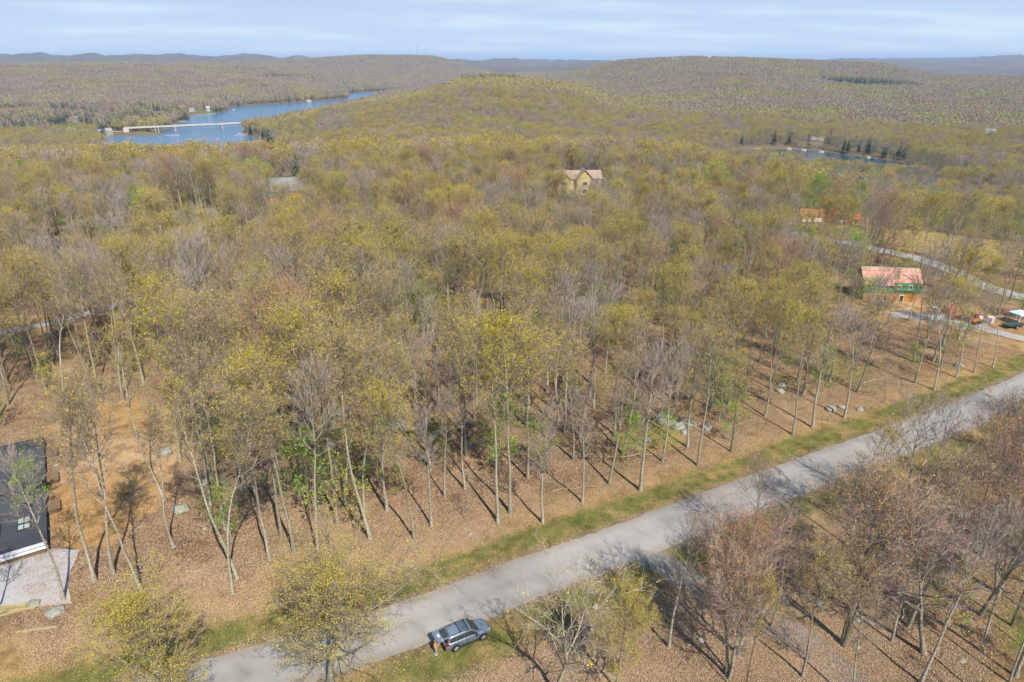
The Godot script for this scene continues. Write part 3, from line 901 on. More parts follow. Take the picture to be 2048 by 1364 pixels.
	for t in [["oak", 1, 74.2, -141.0, 12.5, "yellow-budding tree covering the green house's left corner"], ["bare", 1, 82.4, -132.6, 13.5, "bare forked tree before the middle of the green house"], ["bare", 3, 86.6, -130.6, 15.0, "tall bare tree before the right half of the green house"],
		["bare", 0, 92.0, -138.6, 12.5, "bare tree between the green house and the board piles"], ["bud", 1, 77.6, -136.2, 11.0, "tan-budding tree before the rust-coloured lower storey"], ["bare", 2, 99.0, -134.0, 14.0, "bare tree behind the white wrapped bundles"]]:
		stand(t[0], t[1], t[2], t[3], t[4], t[2], t[5], "", 0.8)
	for t in [[-31.5, -62.5, 5.5, "bushy green young tree among the tall pale trunks"], [-7.9, -104.0, 7.0, "bright green young tree in the shaded middle of the woods"], [-16.2, -116.9, 11.0, "fresh green tree standing taller in the middle woods"], [30.8, -83.7, 4.5, "fresh green shrub at the foot of the yellow-budding trees by the verge"],
		[21.7, -81.0, 5.0, "yellow-green shrub beside the rock outcrop"], [15.4, -77.9, 6.0, "yellow-green young tree just above the verge"], [3.7, -77.9, 6.0, "yellow-green young tree behind the bare front trees"], [-22.2, -125.7, 9.0, "green-tinged young tree deep in the left woods"],
		[55.9, -156.6, 11.0, "bright green pine-like tree left of the green house"], [42.9, -152.7, 9.0, "small green tree, right of a pair in the middle distance"], [36.3, -149.0, 10.0, "small green tree, left of a pair in the middle distance"], [124.6, -160.6, 10.0, "green tree at the edge of the tan meadow"],
		[79.0, -152.0, 11.0, "slim bright green tree behind the green house"], [106.0, -132.7, 7.0, "green shrub beside the blue canopy"], [-57.0, -67.0, 6.0, "small green tree beside the dark platform"], [70.0, -108.0, 4.0, "green shrub at the woodland edge"], [-100, -185, 15.0, "bright green tree beside the left clearing"]]:
		stand("green", 0 if t[2] < 8.0 else 1, t[0], t[1], t[2], t[0] * 1.3, t[3])

func pick_kind(x: float, z: float, r: RandomNumberGenerator, scale: float) -> String:
	var a := mottle.get_noise_2d(x * scale, z * scale)
	var b := mottle.get_noise_2d(x * scale + 3000.0, z * scale - 700.0)
	var u := r.randf()
	if u < 0.04 or (x > 50.0 and z < -205.0 and z > -290.0 and u > 0.87) or (x < 0.0 and z < -230.0 and z > -300.0 and u > 0.95):
		return "green"
	if u < 0.065 or (x > 20.0 and x * 0.55 + z > -50.0 and u < 0.26):
		return "russet"
	if a + (r.randf() - 0.5) * 0.7 > -0.04:
		return "oak"
	if b + (r.randf() - 0.5) * 0.6 > 0.12:
		return "bud"
	return "bare"

func plant_near() -> void:
	var r := seeded(7001)
	var cell := 4.6
	var lots := []
	for iz in range(-76, -5):
		for ix in range(-70, 71):
			var x := (ix + 0.15 + 0.7 * r.randf()) * cell
			var z := (iz + 0.15 + 0.7 * r.randf()) * cell
			var u := r.randf()
			var v := r.randf()
			var w := r.randf()
			var d := sqrt(x * x + z * z)
			if d > 300.0 or absf(atan2(x, -z)) > 0.86:
				continue
			var s := road_side(x, z)
			var p := 0.86
			if s < 9.5 and s > -5.5:
				continue
			if s < 0.0 and (x < 26.0 or d < 52.0):
				continue
			if s < 0.0:
				# nothing on the near side tall enough to stand before the road
				var reach := 50.0 / (50.0 - 15.0)
				if road_side(x * reach, z * reach) > -3.0:
					continue
				p = 1.0
			elif s < 14.0:
				p = 0.5
			if x > 60.0 and z < -140.0 and x > 0.42 * -z:
				p = 0.42
			elif x > 55.0 and s < 30.0:
				p = 0.5
			var cut := in_view_cut(x, z)
			var ok := u < p * cut
			if ok:
				for q in BARE_SPOTS:
					if Vector2(x - q[0], z - q[1]).length() < q[2]:
						ok = false
						break
			if not ok:
				continue
			var kind := open_kind(x, z, 0.0)
			if kind >= 0 and w > 0.12:
				continue
			if polyline_dist(x, z, far_road) < 5.0 or polyline_dist(x, z, top_road) < 6.0 or polyline_dist(x, z, house_drive) < 3.5 or polyline_dist(x, z, near_drive) < 2.8 or polyline_dist(x, z, left_lane) < 3.0 or crowded(x, z, 2.6):
				continue
			var name := pick_kind(x, z, r, 1.0)
			if name == "oak" and x < -12.0 and d < 120.0 and v < 0.4:
				name = "tall"
			if name == "oak" and r.randf() < 0.1:
				name = "bare"
			if name == "bare" and x < -25.0 and d < 110.0 and v < 0.5:
				name = "tall"
			var tall := lerpf(20.5, 15.5, smoothstep(-30.0, 40.0, x)) if d < 130.0 else 17.0
			tall *= (0.84 + 0.3 * v) * (1.0 if cut > 0.42 else 0.72) * (0.82 if x > 90.0 and d > 225.0 else 1.0)
			if name == "green":
				tall = 5.0 + 6.0 * v if d < 200.0 else 9.0 + 6.0 * v
			stand(name, r.randi() % 5, x, z, tall, w * TAU)
			if w < 0.6 and (s > 12.0 or s < -9.0):
				var sx := x + 2.3
				var sz := z + 1.4
				var free := not crowded(sx, sz, 1.6) and in_view_cut(sx, sz) > 0.5
				for q in BARE_SPOTS:
					free = free and Vector2(sx - q[0], sz - q[1]).length() > q[2]
				if free:
					stand("sapling" if w > 0.07 else "green", r.randi() % 2, sx, sz, 3.0 + 4.0 * v, u * TAU)

func place_words(x: float, z: float) -> String:
	var s := road_side(x, z)
	var d := Vector2(x, z).length()
	if s < 0.0:
		return "on the near side of the road" + (" past the driveway" if x > 30.0 else "")
	var deep := "just behind the front row" if s < 24.0 else "well inside the woods" if s < 50.0 else "deep in the woods"
	if x < -30.0:
		return deep + " near the dirt yard"
	if x < 0.0:
		return deep + " left of the clearing" if d < 100.0 else deep + " behind the clearing"
	if x < 38.0:
		return deep + " around the rock outcrop"
	return deep + " toward the green house"

func name_the_rest() -> void:
	# trees that share words are told apart by their order from the left
	var sets := {}
	var n := 0
	for t in standing:
		if n >= 300:
			break
		n += 1
		if t.label == "":
			t.words = KIND_WORDS[t.kind][1] + "%s " + place_words(t.x, t.z)
			sets.get_or_add(t.words, []).append(t)
	var tens := ["", "", "twenty", "thirty", "forty"]
	var ones := ["", "first", "second", "third", "fourth", "fifth", "sixth", "seventh", "eighth", "ninth", "tenth", "eleventh", "twelfth", "thirteenth", "fourteenth", "fifteenth", "sixteenth", "seventeenth", "eighteenth", "nineteenth"]
	for w in sets:
		var list: Array = sets[w]
		list.sort_custom(func(p, q): return p.x / -p.z < q.x / -q.z)
		for k in list.size():
			var o: int = k + 1
			var said: String = ones[o] if o < 20 else (["twentieth", "thirtieth", "fortieth"][o / 10 - 2] if o % 10 == 0 else tens[o / 10] + "-" + ones[o % 10])
			list[k].group = w.replace("%s", "")
			list[k].label = w % ((", " + said + " from left") if list.size() > 1 else "")

func plant_tree_thing(t: Dictionary) -> void:
	var list: Array = kinds[t.kind]
	var k: Dictionary = list[t.which % list.size()]
	var at := Vector3(t.x, near_land(t.x, t.z), t.z)
	var called := "budding_tree"
	var label: String = t.label
	var group: String = t.group
	if KIND_WORDS.has(t.kind):
		called = KIND_WORDS[t.kind][0]
	elif t.kind in ["crooked", "broom"]:
		called = "bare_tree"
	var o := thing(called, label, "sapling" if t.kind == "sapling" or (t.kind == "green" and t.tall < 6.5) else "tree", at, t.turn, group)
	var s: float = t.tall / k.tall
	var b := Basis(Vector3.UP, t.turn).scaled(Vector3(s * t.fat, s, s * t.fat))
	o.transform = Transform3D(Basis(Vector3.UP, t.turn) * Basis.from_scale(Vector3(s * t.fat, s, s * t.fat)), at)
	part(o, "trunk", k.wood, mats.bark)
	if k.twig:
		part(o, "crown", k.twig, mats.twig)
	if k.leaf:
		part(o, "leaves", k.leaf, mats.leaf)

func scatter(parent: Node, called: String, m: Mesh, mat: Material, where: Array, tint: PackedColorArray) -> MultiMeshInstance3D:
	var mm := MultiMesh.new()
	mm.transform_format = MultiMesh.TRANSFORM_3D
	mm.use_colors = tint.size() > 0
	mm.mesh = m
	mm.instance_count = where.size()
	for k in where.size():
		mm.set_instance_transform(k, where[k])
		if tint.size():
			mm.set_instance_color(k, tint[k])
	var o := MultiMeshInstance3D.new()
	o.name = called
	o.multimesh = mm
	o.material_override = mat
	o.set_meta("kind", "stuff")
	parent.add_child(o, true)
	return o

var heap := {}

func pile(kind: String, which: int, x: float, y: float, z: float, tall: float, turn: float, wide: float, tint: Color) -> void:
	var list: Array = kinds[kind]
	var n := which % list.size()
	var e: Dictionary = heap.get_or_add("%s %d" % [kind, n], {"k": list[n], "where": [], "tint": PackedColorArray()})
	var s: float = tall / list[n].tall
	e.where.append(Transform3D(Basis(Vector3.UP, turn) * Basis.from_scale(Vector3(s * wide, s, s * wide)), Vector3(x, y, z)))
	e.tint.append(tint)

func pour(parent: Node3D) -> void:
	for key in heap:
		var e: Dictionary = heap[key]
		if e.k.wood:
			scatter(parent, "trunks", e.k.wood, mats.bark, e.where, PackedColorArray())
		if e.k.twig:
			scatter(parent, "twigs", e.k.twig, mats.twig, e.where, e.tint)
		if e.k.leaf:
			scatter(parent, "leaves", e.k.leaf, mats.leaf, e.where, e.tint)
	heap = {}

func woods(called: String, label: String) -> Node3D:
	var o := thing(called, label, "woodland")
	o.set_meta("kind", "stuff")
	return o

func build_woods() -> void:
	plant_named()
	plant_near()
	standing.sort_custom(func(a, b): return a.seen > b.seen)
	name_the_rest()
	var r := seeded(77)
	var n := 0
	for t in standing:
		var az := absf(atan2(t.x, -t.z))
		if t.label != "":
			plant_tree_thing(t)
			n += 1
		else:
			var f := 0.85 + 0.3 * r.randf()
			pile(t.kind, t.which, t.x, near_land(t.x, t.z), t.z, t.tall, t.turn, t.fat, Color(f * (0.94 + 0.12 * r.randf()), f, f * (0.92 + 0.16 * r.randf())))
	pour(woods("woodland", "mixed spring woodland of bare and yellow-budding trees filling the middle distance"))
	plant_slopes()
	pour(woods("hillside_forest", "budding forest on the slopes running down to the lake shores"))
	plant_hills()
	pour(woods("distant_forest", "purplish-brown and yellow-green forest covering the far hills"))

func plant_slopes() -> void:
	var r := seeded(7002)
	var d := 297.0
	while d < 1230.0:
		var cell := lerpf(6.0, 7.6, (d - 300.0) / 930.0)
		var az := -0.78
		while az < 0.78:
			var dd := d + (r.randf() - 0.5) * cell * 0.9
			var a := az + (r.randf() - 0.5) * cell / d * 0.9
			az += cell / d
			var x := sin(a) * dd
			var z := -cos(a) * dd
			var u := r.randf()
			if u > 0.9:
				continue
			var s := shore(x, z)
			if s < 1.5:
				continue
			var open := open_kind(x, z, 0.0)
			if (open >= 0 and u > 0.08) or off_limits(x, z):
				continue
			var kind := pick_kind(x, z, r, 0.35)
			kind = {"oak": "mid_oak", "bare": "mid_bare", "bud": "mid_bud", "russet": "mid_bud", "green": "mid_green"}[kind]
			if s < 90.0 and u < (0.16 if x < 0.0 else 0.05):
				kind = "mid_pine"
			if u < 0.006:
				kind = "mid_pine"
			var tall := (13.5 + 6.5 * r.randf()) * (0.74 if x > 140.0 and dd < 700.0 else 1.0) * (0.8 if kind == "mid_green" else 1.0)
			var f := 0.82 + 0.32 * r.randf()
			pile(kind, r.randi() % 3, x, land(x, z, s), z, tall, r.randf() * TAU, 1.0 + 0.25 * r.randf(), Color(f, f * (0.95 + 0.1 * r.randf()), f * (0.9 + 0.2 * r.randf())))
		d += cell

const FAR_SPOTS := [[-693, -1114, 22], [-662, -1114, 22], [-810, -1325, 22], [-805, -1381, 20], [-759, -1325, 20], [-997, -1430, 26], [-978, -1381, 22], [-747, -1630, 20], [-685, -1538, 20], [-682, -1583, 20], [-720, -1580, 18], [-700, -1640, 18], [-562, -2009, 15], [-604, -1132, 30], [-566, -1126, 22], [-640, -1140, 16], [630, -1063, 20], [657, -977, 16], [411, -958, 16], [596, -1063, 14], [640, -1050, 14], [660, -962, 12], [405, -945, 12], [-28, -1150, 14], [-28, -1138, 10], [636, -2880, 26], [760, -2850, 26]]

func off_limits(x: float, z: float) -> bool:
	for q in FAR_SPOTS:
		if absf(x - q[0]) < q[2] and absf(z - q[1]) < q[2]:
			return true
	return seg_dist(Vector2(x, z), Vector2(-760, -1075), Vector2(-603, -1163)) < 9.0

func plant_hills() -> void:
	var r := seeded(7003)
	var d := 1230.0
	while d < 4700.0:
		var cell := lerpf(8.0, 13.0, (d - 1230.0) / 3400.0)
		var az := -0.72
		while az < 0.72:
			var dd := d + (r.randf() - 0.5) * cell * 0.9
			var a := az + (r.randf() - 0.5) * cell / d * 0.9
			az += cell / d
			var x := sin(a) * dd
			var z := -cos(a) * dd
			var u := r.randf()
			var s := shore(x, z)
			if s < 2.0:
				continue
			var open := open_kind(x, z, 0.0)
			if (open >= 0 and u > 0.05) or (d < 3000.0 and off_limits(x, z)):
				continue
			var n1 := mottle.get_noise_2d(x * 0.12, z * 0.12)
			var n2 := mottle.get_noise_2d(x * 0.3 + 900.0, z * 0.3)
			var pine := u < 0.01 or (x > 150.0 and n2 > 0.32 and u < 0.22)
			pine = pine or (Vector2((x + 42.0) / 70.0, (z + 1569.0) / 40.0).length() < 1.0 and u < 0.9) or (Vector2((x - 1035.0) / 150.0, (z + 2110.0) / 100.0).length() < 1.0 and u < 0.95)
			pine = pine or (x < -640.0 and z > -1560.0 and s < 320.0 and n2 > -0.02 and u < 0.85) or (s < 60.0 and u < 0.2)
			var y := land(x, z, s) - 0.3
			if pine:
				pile("far_pine", 0, x, y, z, 16.0 + 8.0 * r.randf(), r.randf() * TAU, 1.1, Color.WHITE)
				continue
			var m := r.randf()
			var dome := clampf(1.0 - Vector2((x + 30.0) / 420.0, (z + 1500.0) / 420.0).length(), 0.0, 1.0)
			var c := Color(0.32, 0.262, 0.212).lerp(Color(0.33, 0.25, 0.18), smoothstep(0.0, 0.5, -n2))
			var yellow := n1 * 1.5 + n2 * 0.6 + (m - 0.5) * 0.45 + dome * 1.7 - ((0.25 if x < 800.0 and d > 1450.0 else 0.08) if x > 130.0 and d < 2500.0 else 0.3 if dome == 0.0 and d > 1700.0 else 0.05)
			c = c.lerp(Color(0.37, 0.305, 0.12).lerp(Color(0.28, 0.3, 0.085), clampf(0.4 + n2, 0.0, 1.0) * (0.9 if x > 200.0 else 0.5)), smoothstep(-0.3, 0.55, yellow) * 0.85)
			if r.randf() < (0.05 if x > 200.0 else 0.02):
				c = Color(0.26, 0.35, 0.09)
			var f := 0.9 + 0.2 * r.randf() + 0.15 * n2
			pile("far_crown", r.randi() % 4, x, y, z, (15.0 + 4.0 * r.randf()), r.randf() * TAU, cell / 8.0 * (1.0 + 0.4 * r.randf()), tone(c, f))
		d += cell * 0.95

# ---------------------------------------------------------------- buildings
const WHITE := Color(0.72, 0.72, 0.7)

func gable(a: Acc, w: float, d: float, h: float, rise: float, col: Color) -> void:
	a.box(Vector3(0, h * 0.5, 0), Vector3(w, h, d), col)
	for s in [-1.0, 1.0]:
		var x: float = s * w * 0.5
		a.tri(Vector3(x, h, -d * 0.5), Vector3(x, h, d * 0.5), Vector3(x, h + rise, 0), col)

func roof_slope(w: float, d: float, rise: float, over: float, side: float, thick: float, col: Color) -> Acc:
	var run := d * 0.5
	var len := sqrt(run * run + rise * rise)
	var ang := atan2(rise, run)
	var full := len + over
	var a := Acc.new()
	var turn := Basis(Vector3.RIGHT, ang * side)
	var mid := Vector3(0, rise - sin(ang) * full * 0.5, side * cos(ang) * full * 0.5)
	a.box(mid + turn * Vector3(0, thick * 0.5 + 0.01, 0), Vector3(w + over * 2.0, thick, full), col, turn)
	return a

func window(parent: Node3D, at: Vector3, size: Vector2, face: float, frame := WHITE) -> void:
	# face: turn about y so that the pane looks along local +z
	var b := Basis(Vector3.UP, face)
	var f := Acc.new()
	var t := 0.1
	f.box(b * Vector3(0, size.y * 0.5, 0.04), Vector3(size.x, t, 0.14), frame, b)
	f.box(b * Vector3(0, -size.y * 0.5, 0.04), Vector3(size.x, t, 0.14), frame, b)
	f.box(b * Vector3(size.x * 0.5, 0, 0.041), Vector3(t, size.y + t, 0.141), frame, b)
	f.box(b * Vector3(-size.x * 0.5, 0, 0.041), Vector3(t, size.y + t, 0.141), frame, b)
	var o := part(parent, "window", f.mesh(), mats.paint, at)
	var p := Acc.new()
	p.box(b * Vector3(0, 0, 0.012), Vector3(size.x - t, size.y - t, 0.05), Color.BLACK, b)
	part(o, "pane", p.mesh(), mats.glass)

# a gabled house: ridge along local x, front towards local +z, base at the ground
func house(called: String, label: String, at: Vector3, turn: float, w: float, d: float, h: float, rise: float, wall: Color, roof: Color, group := "", floors := 1, per := 3, chimney := false) -> Node3D:
	var o := thing(called, label, "house", at, turn, group)
	var a := Acc.new()
	gable(a, w, d, h, rise, wall)
	a.box(Vector3(0, -0.9, 0), Vector3(w + 0.04, 2.0, d + 0.04), Color(0.3, 0.29, 0.28))
	part(o, "wall", a.mesh(), mats.paint)
	for s in [1.0, -1.0]:
		var r := part(o, "roof", roof_slope(w, d, rise, 0.45, s, 0.22, roof).mesh(), mats.paint, Vector3(0, h, 0))
		if chimney and s > 0.0:
			bit(r, "chimney", Vector3(w * 0.22, rise + 0.5, -0.3), Vector3(0.9, 1.6, 0.9), Color(0.3, 0.22, 0.18))
	for f in floors:
		var y := h * (f + 0.55) / floors
		for k in per:
			if f == 0 and k == per / 2 and per > 2:
				var door := bit(o, "door", Vector3(w * ((k + 0.5) / per - 0.5), 1.05, d * 0.5 + 0.05), Vector3(1.0, 2.1, 0.1), Color(0.25, 0.18, 0.13))
				bit(door, "handle", Vector3(0.38, -0.05, 0.08), Vector3(0.12, 0.05, 0.06), Color(0.5, 0.5, 0.5))
			else:
				window(o, Vector3(w * ((k + 0.5) / per - 0.5), y, d * 0.5), Vector2(1.3, 1.4), 0.0)
		window(o, Vector3(w * 0.5, y, 0), Vector2(1.3, 1.3), PI / 2)
		window(o, Vector3(-w * 0.5, y, 0), Vector2(1.3, 1.3), -PI / 2)
	return o

func on_land(x: float, z: float) -> Vector3:
	return Vector3(x, near_land(x, z), z)

func build_platform() -> void:
	# the dark-topped building shell at the left edge; its long side runs away from the camera
	var o := thing("building_shell", "low building shell under construction, its flat top covered in dark roofing paper", "building", Vector3(-58.6, 0.0, -72.1), 0.0)
	var b := Basis(Vector3.UP, atan2(-15.2, -23.4) + PI)   # local z runs along the long side, towards the camera
	o.basis = b
	var a := Acc.new()
	a.box(Vector3(-6.0, -0.2, 0), Vector3(12.0, 2.2, 27.6), Color(0.23, 0.15, 0.1))
	part(o, "wall", a.mesh(), mats.wood)
	var sheet := Color(0.05, 0.056, 0.068)
	for k in 9:
		# strips of roofing paper, each lapping over the next
		bit(o, "roofing_strip", Vector3(-6.0, 0.93 + 0.012 * (k % 2), -12.3 + 3.08 * k), Vector3(12.5, 0.05, 3.14), tone(sheet, 0.9 + 0.1 * (k * 7 % 4)))
	bit(o, "fascia", Vector3(-6.0, 0.78, 13.98), Vector3(12.6, 0.3, 0.12), Color(0.55, 0.56, 0.6))
	bit(o, "deck_edge", Vector3(-6.0, 0.99, 13.55), Vector3(12.4, 0.06, 0.6), Color(0.5, 0.52, 0.56))
	for k in 3:
		var w := bit(o, "window_well", Vector3(0.75, -0.35, -9.5 + 7.2 * k), Vector3(1.5, 1.5, 2.2), Color(0.2, 0.13, 0.09), "wood")
		bit(w, "ledger", Vector3(0, 0.79, 0), Vector3(1.7, 0.08, 2.4), Color(0.25, 0.17, 0.11), "wood")
	for k in 6:
		bit(o, "brace", Vector3(0.5, -0.1, -12.0 + 4.3 * k), Vector3(0.1, 1.7, 0.1), Color(0.42, 0.3, 0.19), "wood", Basis(Vector3.FORWARD, -0.5))
	# glazed units lying on the paper
	for k in 4:
		var at := Vector3(-1.9 - 1.5 * (k / 2) - (1.4 if k > 1 else 0.0), 1.02, 7.6 + 1.35 * (k % 2))
		var u := bit(o, "skylight", at, Vector3(1.35, 0.12, 1.2), Color(0.02, 0.03, 0.04))
		for j in 2:
			bit(u, "pane", Vector3(-0.3 + 0.6 * j, 0.075, 0), Vector3(0.5, 0.03, 0.95), Color(0.28, 0.34, 0.32))
	var pad := Acc.new()
	var pts := [Vector3(-43.5, 0, -52.6), Vector3(-46.0, 0, -56.0), Vector3(-47.6, 0, -60.8), Vector3(-52.4, 0, -61.2), Vector3(-58.0, 0, -57.0), Vector3(-63.0, 0, -52.0), Vector3(-58.0, 0, -46.0), Vector3(-50.4, 0, -51.4)]
	var mid := Vector3(-52.5, 0, -55.5)
	var rng := seeded(5)
	var ring := 10
	for k in pts.size():
		for j in ring:
			var p0: Vector3 = pts[k].lerp(pts[(k + 1) % pts.size()], float(j) / ring)
			var p1: Vector3 = pts[k].lerp(pts[(k + 1) % pts.size()], float(j + 1) / ring)
			p0 += (p0 - mid) * 0.05 * fine.get_noise_2d(p0.x, p0.z)
			p1 += (p1 - mid) * 0.05 * fine.get_noise_2d(p1.x, p1.z)
			for m in 6:
				var q := [mid.lerp(p0, m / 6.0), mid.lerp(p1, m / 6.0), mid.lerp(p1, (m + 1) / 6.0), mid.lerp(p0, (m + 1) / 6.0)]
				for i in 4:
					q[i].y = near_land(q[i].x, q[i].z) + 0.06
				pad.quad(q[0], q[3], q[2], q[1], tone(Color(0.42, 0.42, 0.44), 0.93 + 0.14 * rng.randf()))
	ground_piece("gravel_pad", pad.mesh(), mats.road)

func plank_stack(label: String, at: Vector3, turn: float, n: int, length: float, col: Color, spread: float, s: int) -> void:
	var o := thing("lumber_pile", label, "lumber", at, turn)
	var r := seeded(s)
	for k in n:
		var b := Basis(Vector3.UP, (r.randf() - 0.5) * spread)
		bit(o, "plank", Vector3((r.randf() - 0.5) * 0.7, 0.06 + 0.1 * (k / 3), (k % 3 - 1) * 0.34 + (r.randf() - 0.5) * 0.1), Vector3(length * (0.7 + 0.4 * r.randf()), 0.09, 0.24), tone(col, 0.8 + 0.4 * r.randf()), "wood", b)

func build_green_house() -> void:
	# centre of the footprint; front towards the camera
	var o := thing("house_shell", "unfinished green-sheathed house with pink panelled roof and rust-coloured lower storey", "house", Vector3(85.2, -0.4, -148.5), -0.14)
	o.scale = Vector3.ONE * 0.76
	var w := 15.6
	var d := 9.5
	var green := Color(0.06, 0.2, 0.09)
	var a := Acc.new()
	a.box(Vector3(0, 1.5, 0), Vector3(w - 0.3, 3.0, d - 0.3), Color(0.42, 0.2, 0.06))
	part(o, "lower_wall", a.mesh(), mats.paint)
	var g := Acc.new()
	gable(g, w, d, 2.6, 3.6, green)
	part(o, "upper_wall", g.mesh(), mats.paint, Vector3(0, 3.0, 0))
	# sheathing seams stand proud as thin tape
	for k in 6:
		bit(o, "seam_tape", Vector3(-w * 0.5 + w * (k + 0.7) / 6.5, 4.2, d * 0.5 + 0.012), Vector3(0.09, 2.3, 0.02), Color(0.035, 0.09, 0.05))
	var rise := 3.6
	var run := d * 0.5 + 0.55
	var ang := atan2(rise, d * 0.5)
	var len := run / cos(ang)
	var r := seeded(9)
	for side in [1.0, -1.0]:
		var turn := Basis(Vector3.RIGHT, ang * side)
		for row in 5:
			for k in 7:
				var wide := (w + 0.9) / 6.5
				var x0 := -(w + 0.9) * 0.5 + wide * (k - (0.5 if row % 2 else 0.0))
				var x1 := minf(x0 + wide, (w + 0.9) * 0.5)
				x0 = maxf(x0, -(w + 0.9) * 0.5)
				if x1 - x0 < 0.2:
					continue
				if side > 0.0 and row == 4 and k > 3:
					continue
				var m := (row + 0.5) / 5.0 * len
				var at := Vector3((x0 + x1) * 0.5, 5.6 + rise - sin(ang) * m, side * cos(ang) * m) + turn * Vector3(0, 0.08, 0)
				bit(o, "roof_panel", at, Vector3(x1 - x0 - 0.07, 0.05 + 0.01 * r.randf(), len / 5.0 - 0.07), tone(Color(0.46, 0.25, 0.205), 0.85 + 0.3 * r.randf()), "paint", turn)
		var under := Acc.new()
		under.box(turn * Vector3(0, 0.02, 0) + Vector3(0, 5.6 + rise - sin(ang) * len * 0.5, side * cos(ang) * len * 0.5), Vector3(w + 0.8, 0.05, len - 0.05), Color(0.12, 0.06, 0.045), turn)
		part(o, "roof_deck", under.mesh(), mats.paint)
	bit(o, "ridge_tape", Vector3(0, 5.6 + rise + 0.16, 0), Vector3(w + 0.8, 0.08, 0.35), Color(0.35, 0.5, 0.36))
	# wide dormer wall at the right of the front
	var dm := Acc.new()
	dm.box(Vector3(4.0, 4.9, d * 0.5 - 0.2), Vector3(7.2, 2.2, 1.2), green)
	part(o, "dormer", dm.mesh(), mats.paint)
	for k in 9:
		bit(o, "rafter_tail", Vector3(-w * 0.5 + 0.4 + k * 0.95, 5.25, d * 0.5 + 0.42), Vector3(0.12, 0.2, 0.5), Color(0.1, 0.06, 0.04))
	for x in [1.6, 4.6]:
		window(o, Vector3(x, 5.0, d * 0.5 + 0.4), Vector2(0.9, 1.2), 0.0)
	for x in [-3.6, -1.4, 3.0]:
		window(o, Vector3(x, 1.4, d * 0.5 - 0.15), Vector2(1.1, 1.9), 0.0)
	var e := thing("garden_canopy", "pale blue canopy on four legs at the end of the yard", "canopy", on_land(103.4, -130.8), 0.3)
	var c := Acc.new()
	for k in 4:
		var a0 := k * PI / 2 + PI / 4
		var a1 := a0 + PI / 2
		c.tri(Vector3(cos(a0), 0, sin(a0)) * 1.9 + Vector3(0, 2.2, 0), Vector3(0, 2.9, 0), Vector3(cos(a1), 0, sin(a1)) * 1.9 + Vector3(0, 2.2, 0), Color(0.45, 0.62, 0.75))
		c.quad(Vector3(cos(a0), 0, sin(a0)) * 1.9 + Vector3(0, 2.2, 0), Vector3(cos(a1), 0, sin(a1)) * 1.9 + Vector3(0, 2.2, 0), Vector3(cos(a1), 0, sin(a1)) * 1.9 + Vector3(0, 1.95, 0), Vector3(cos(a0), 0, sin(a0)) * 1.9 + Vector3(0, 1.95, 0), Color(0.4, 0.57, 0.7))
		bit(e, "leg", Vector3(cos(a0) * 1.8, 1.05, sin(a0) * 1.8), Vector3(0.08, 2.1, 0.08), Color(0.6, 0.6, 0.6))
	part(e, "canopy_top", c.mesh(), mats.cloth)
	plank_stack("pile of pale yellow boards beside the green house", on_land(94.3, -143.0), 0.2, 12, 4.5, Color(0.55, 0.42, 0.2), 0.5, 31)
	plank_stack("scattered pale boards in front of the yellow board pile", on_land(93.0, -139.6), -0.4, 9, 4.0, Color(0.52, 0.42, 0.25), 1.4, 32)
	var s := thing("pallet_stack", "rust-red stack of bundled materials in the yard", "pallet", on_land(92.9, -136.6), 0.2)
	bit(s, "pallet", Vector3(0, 0.08, 0), Vector3(2.2, 0.14, 1.5), Color(0.35, 0.26, 0.16), "wood")
	for k in 3:
		bit(s, "bundle", Vector3(0, 0.42 + 0.5 * k, 0.03 * k), Vector3(2.0 - 0.05 * k, 0.46, 1.35), tone(Color(0.3, 0.09, 0.06), 0.9 + 0.15 * k))
	for q in [[96.0, -131.6, "white wrapped bundle standing on a pallet, left of a pair"], [98.0, -131.0, "tall pinkish-white wrapped bundle on a pallet, right of a pair"], [90.0, -136.8, "white wrapped bundle beside the rust-red stack"]]:
		var p := thing("wrapped_bundle", q[2], "pallet", on_land(q[0], q[1]), q[0])
		bit(p, "pallet", Vector3(0, 0.08, 0), Vector3(1.4, 0.14, 1.2), Color(0.35, 0.26, 0.16), "wood")
		bit(p, "wrapping", Vector3(0, 0.75, 0), Vector3(1.2, 1.2, 1.0), Color(0.62, 0.58, 0.62))
		bit(p, "strap", Vector3(0, 0.8, 0), Vector3(1.24, 0.08, 1.04), Color(0.3, 0.3, 0.32))
	# small orange loader
	var l := thing("loader", "small orange tracked loader parked between brush and wrapped bundles", "loader", on_land(94.6, -131.0), 0.35)
	var orange := Color(0.62, 0.16, 0.03)
	bit(l, "body", Vector3(0, 0.85, 0), Vector3(1.9, 0.8, 1.3), orange)
	var cab := bit(l, "cab", Vector3(0.1, 1.7, 0), Vector3(1.0, 0.95, 1.05), Color(0.1, 0.1, 0.1))
	bit(cab, "cab_roof", Vector3(0, 0.52, 0), Vector3(1.15, 0.1, 1.2), orange)
	for z in [-0.78, 0.78]:
		bit(l, "track", Vector3(0, 0.32, z), Vector3(2.0, 0.6, 0.35), Color(0.03, 0.03, 0.03))
		bit(l, "arm", Vector3(0.9, 1.0, z * 0.85), Vector3(1.9, 0.16, 0.14), orange, "paint", Basis(Vector3.FORWARD, 0.35))
	bit(l, "bucket", Vector3(1.95, 0.4, 0), Vector3(0.55, 0.5, 1.7), Color(0.12, 0.11, 0.1))
	# brush heap and the dark trailer
	var bh := Acc.new()
	var rr := seeded(17)
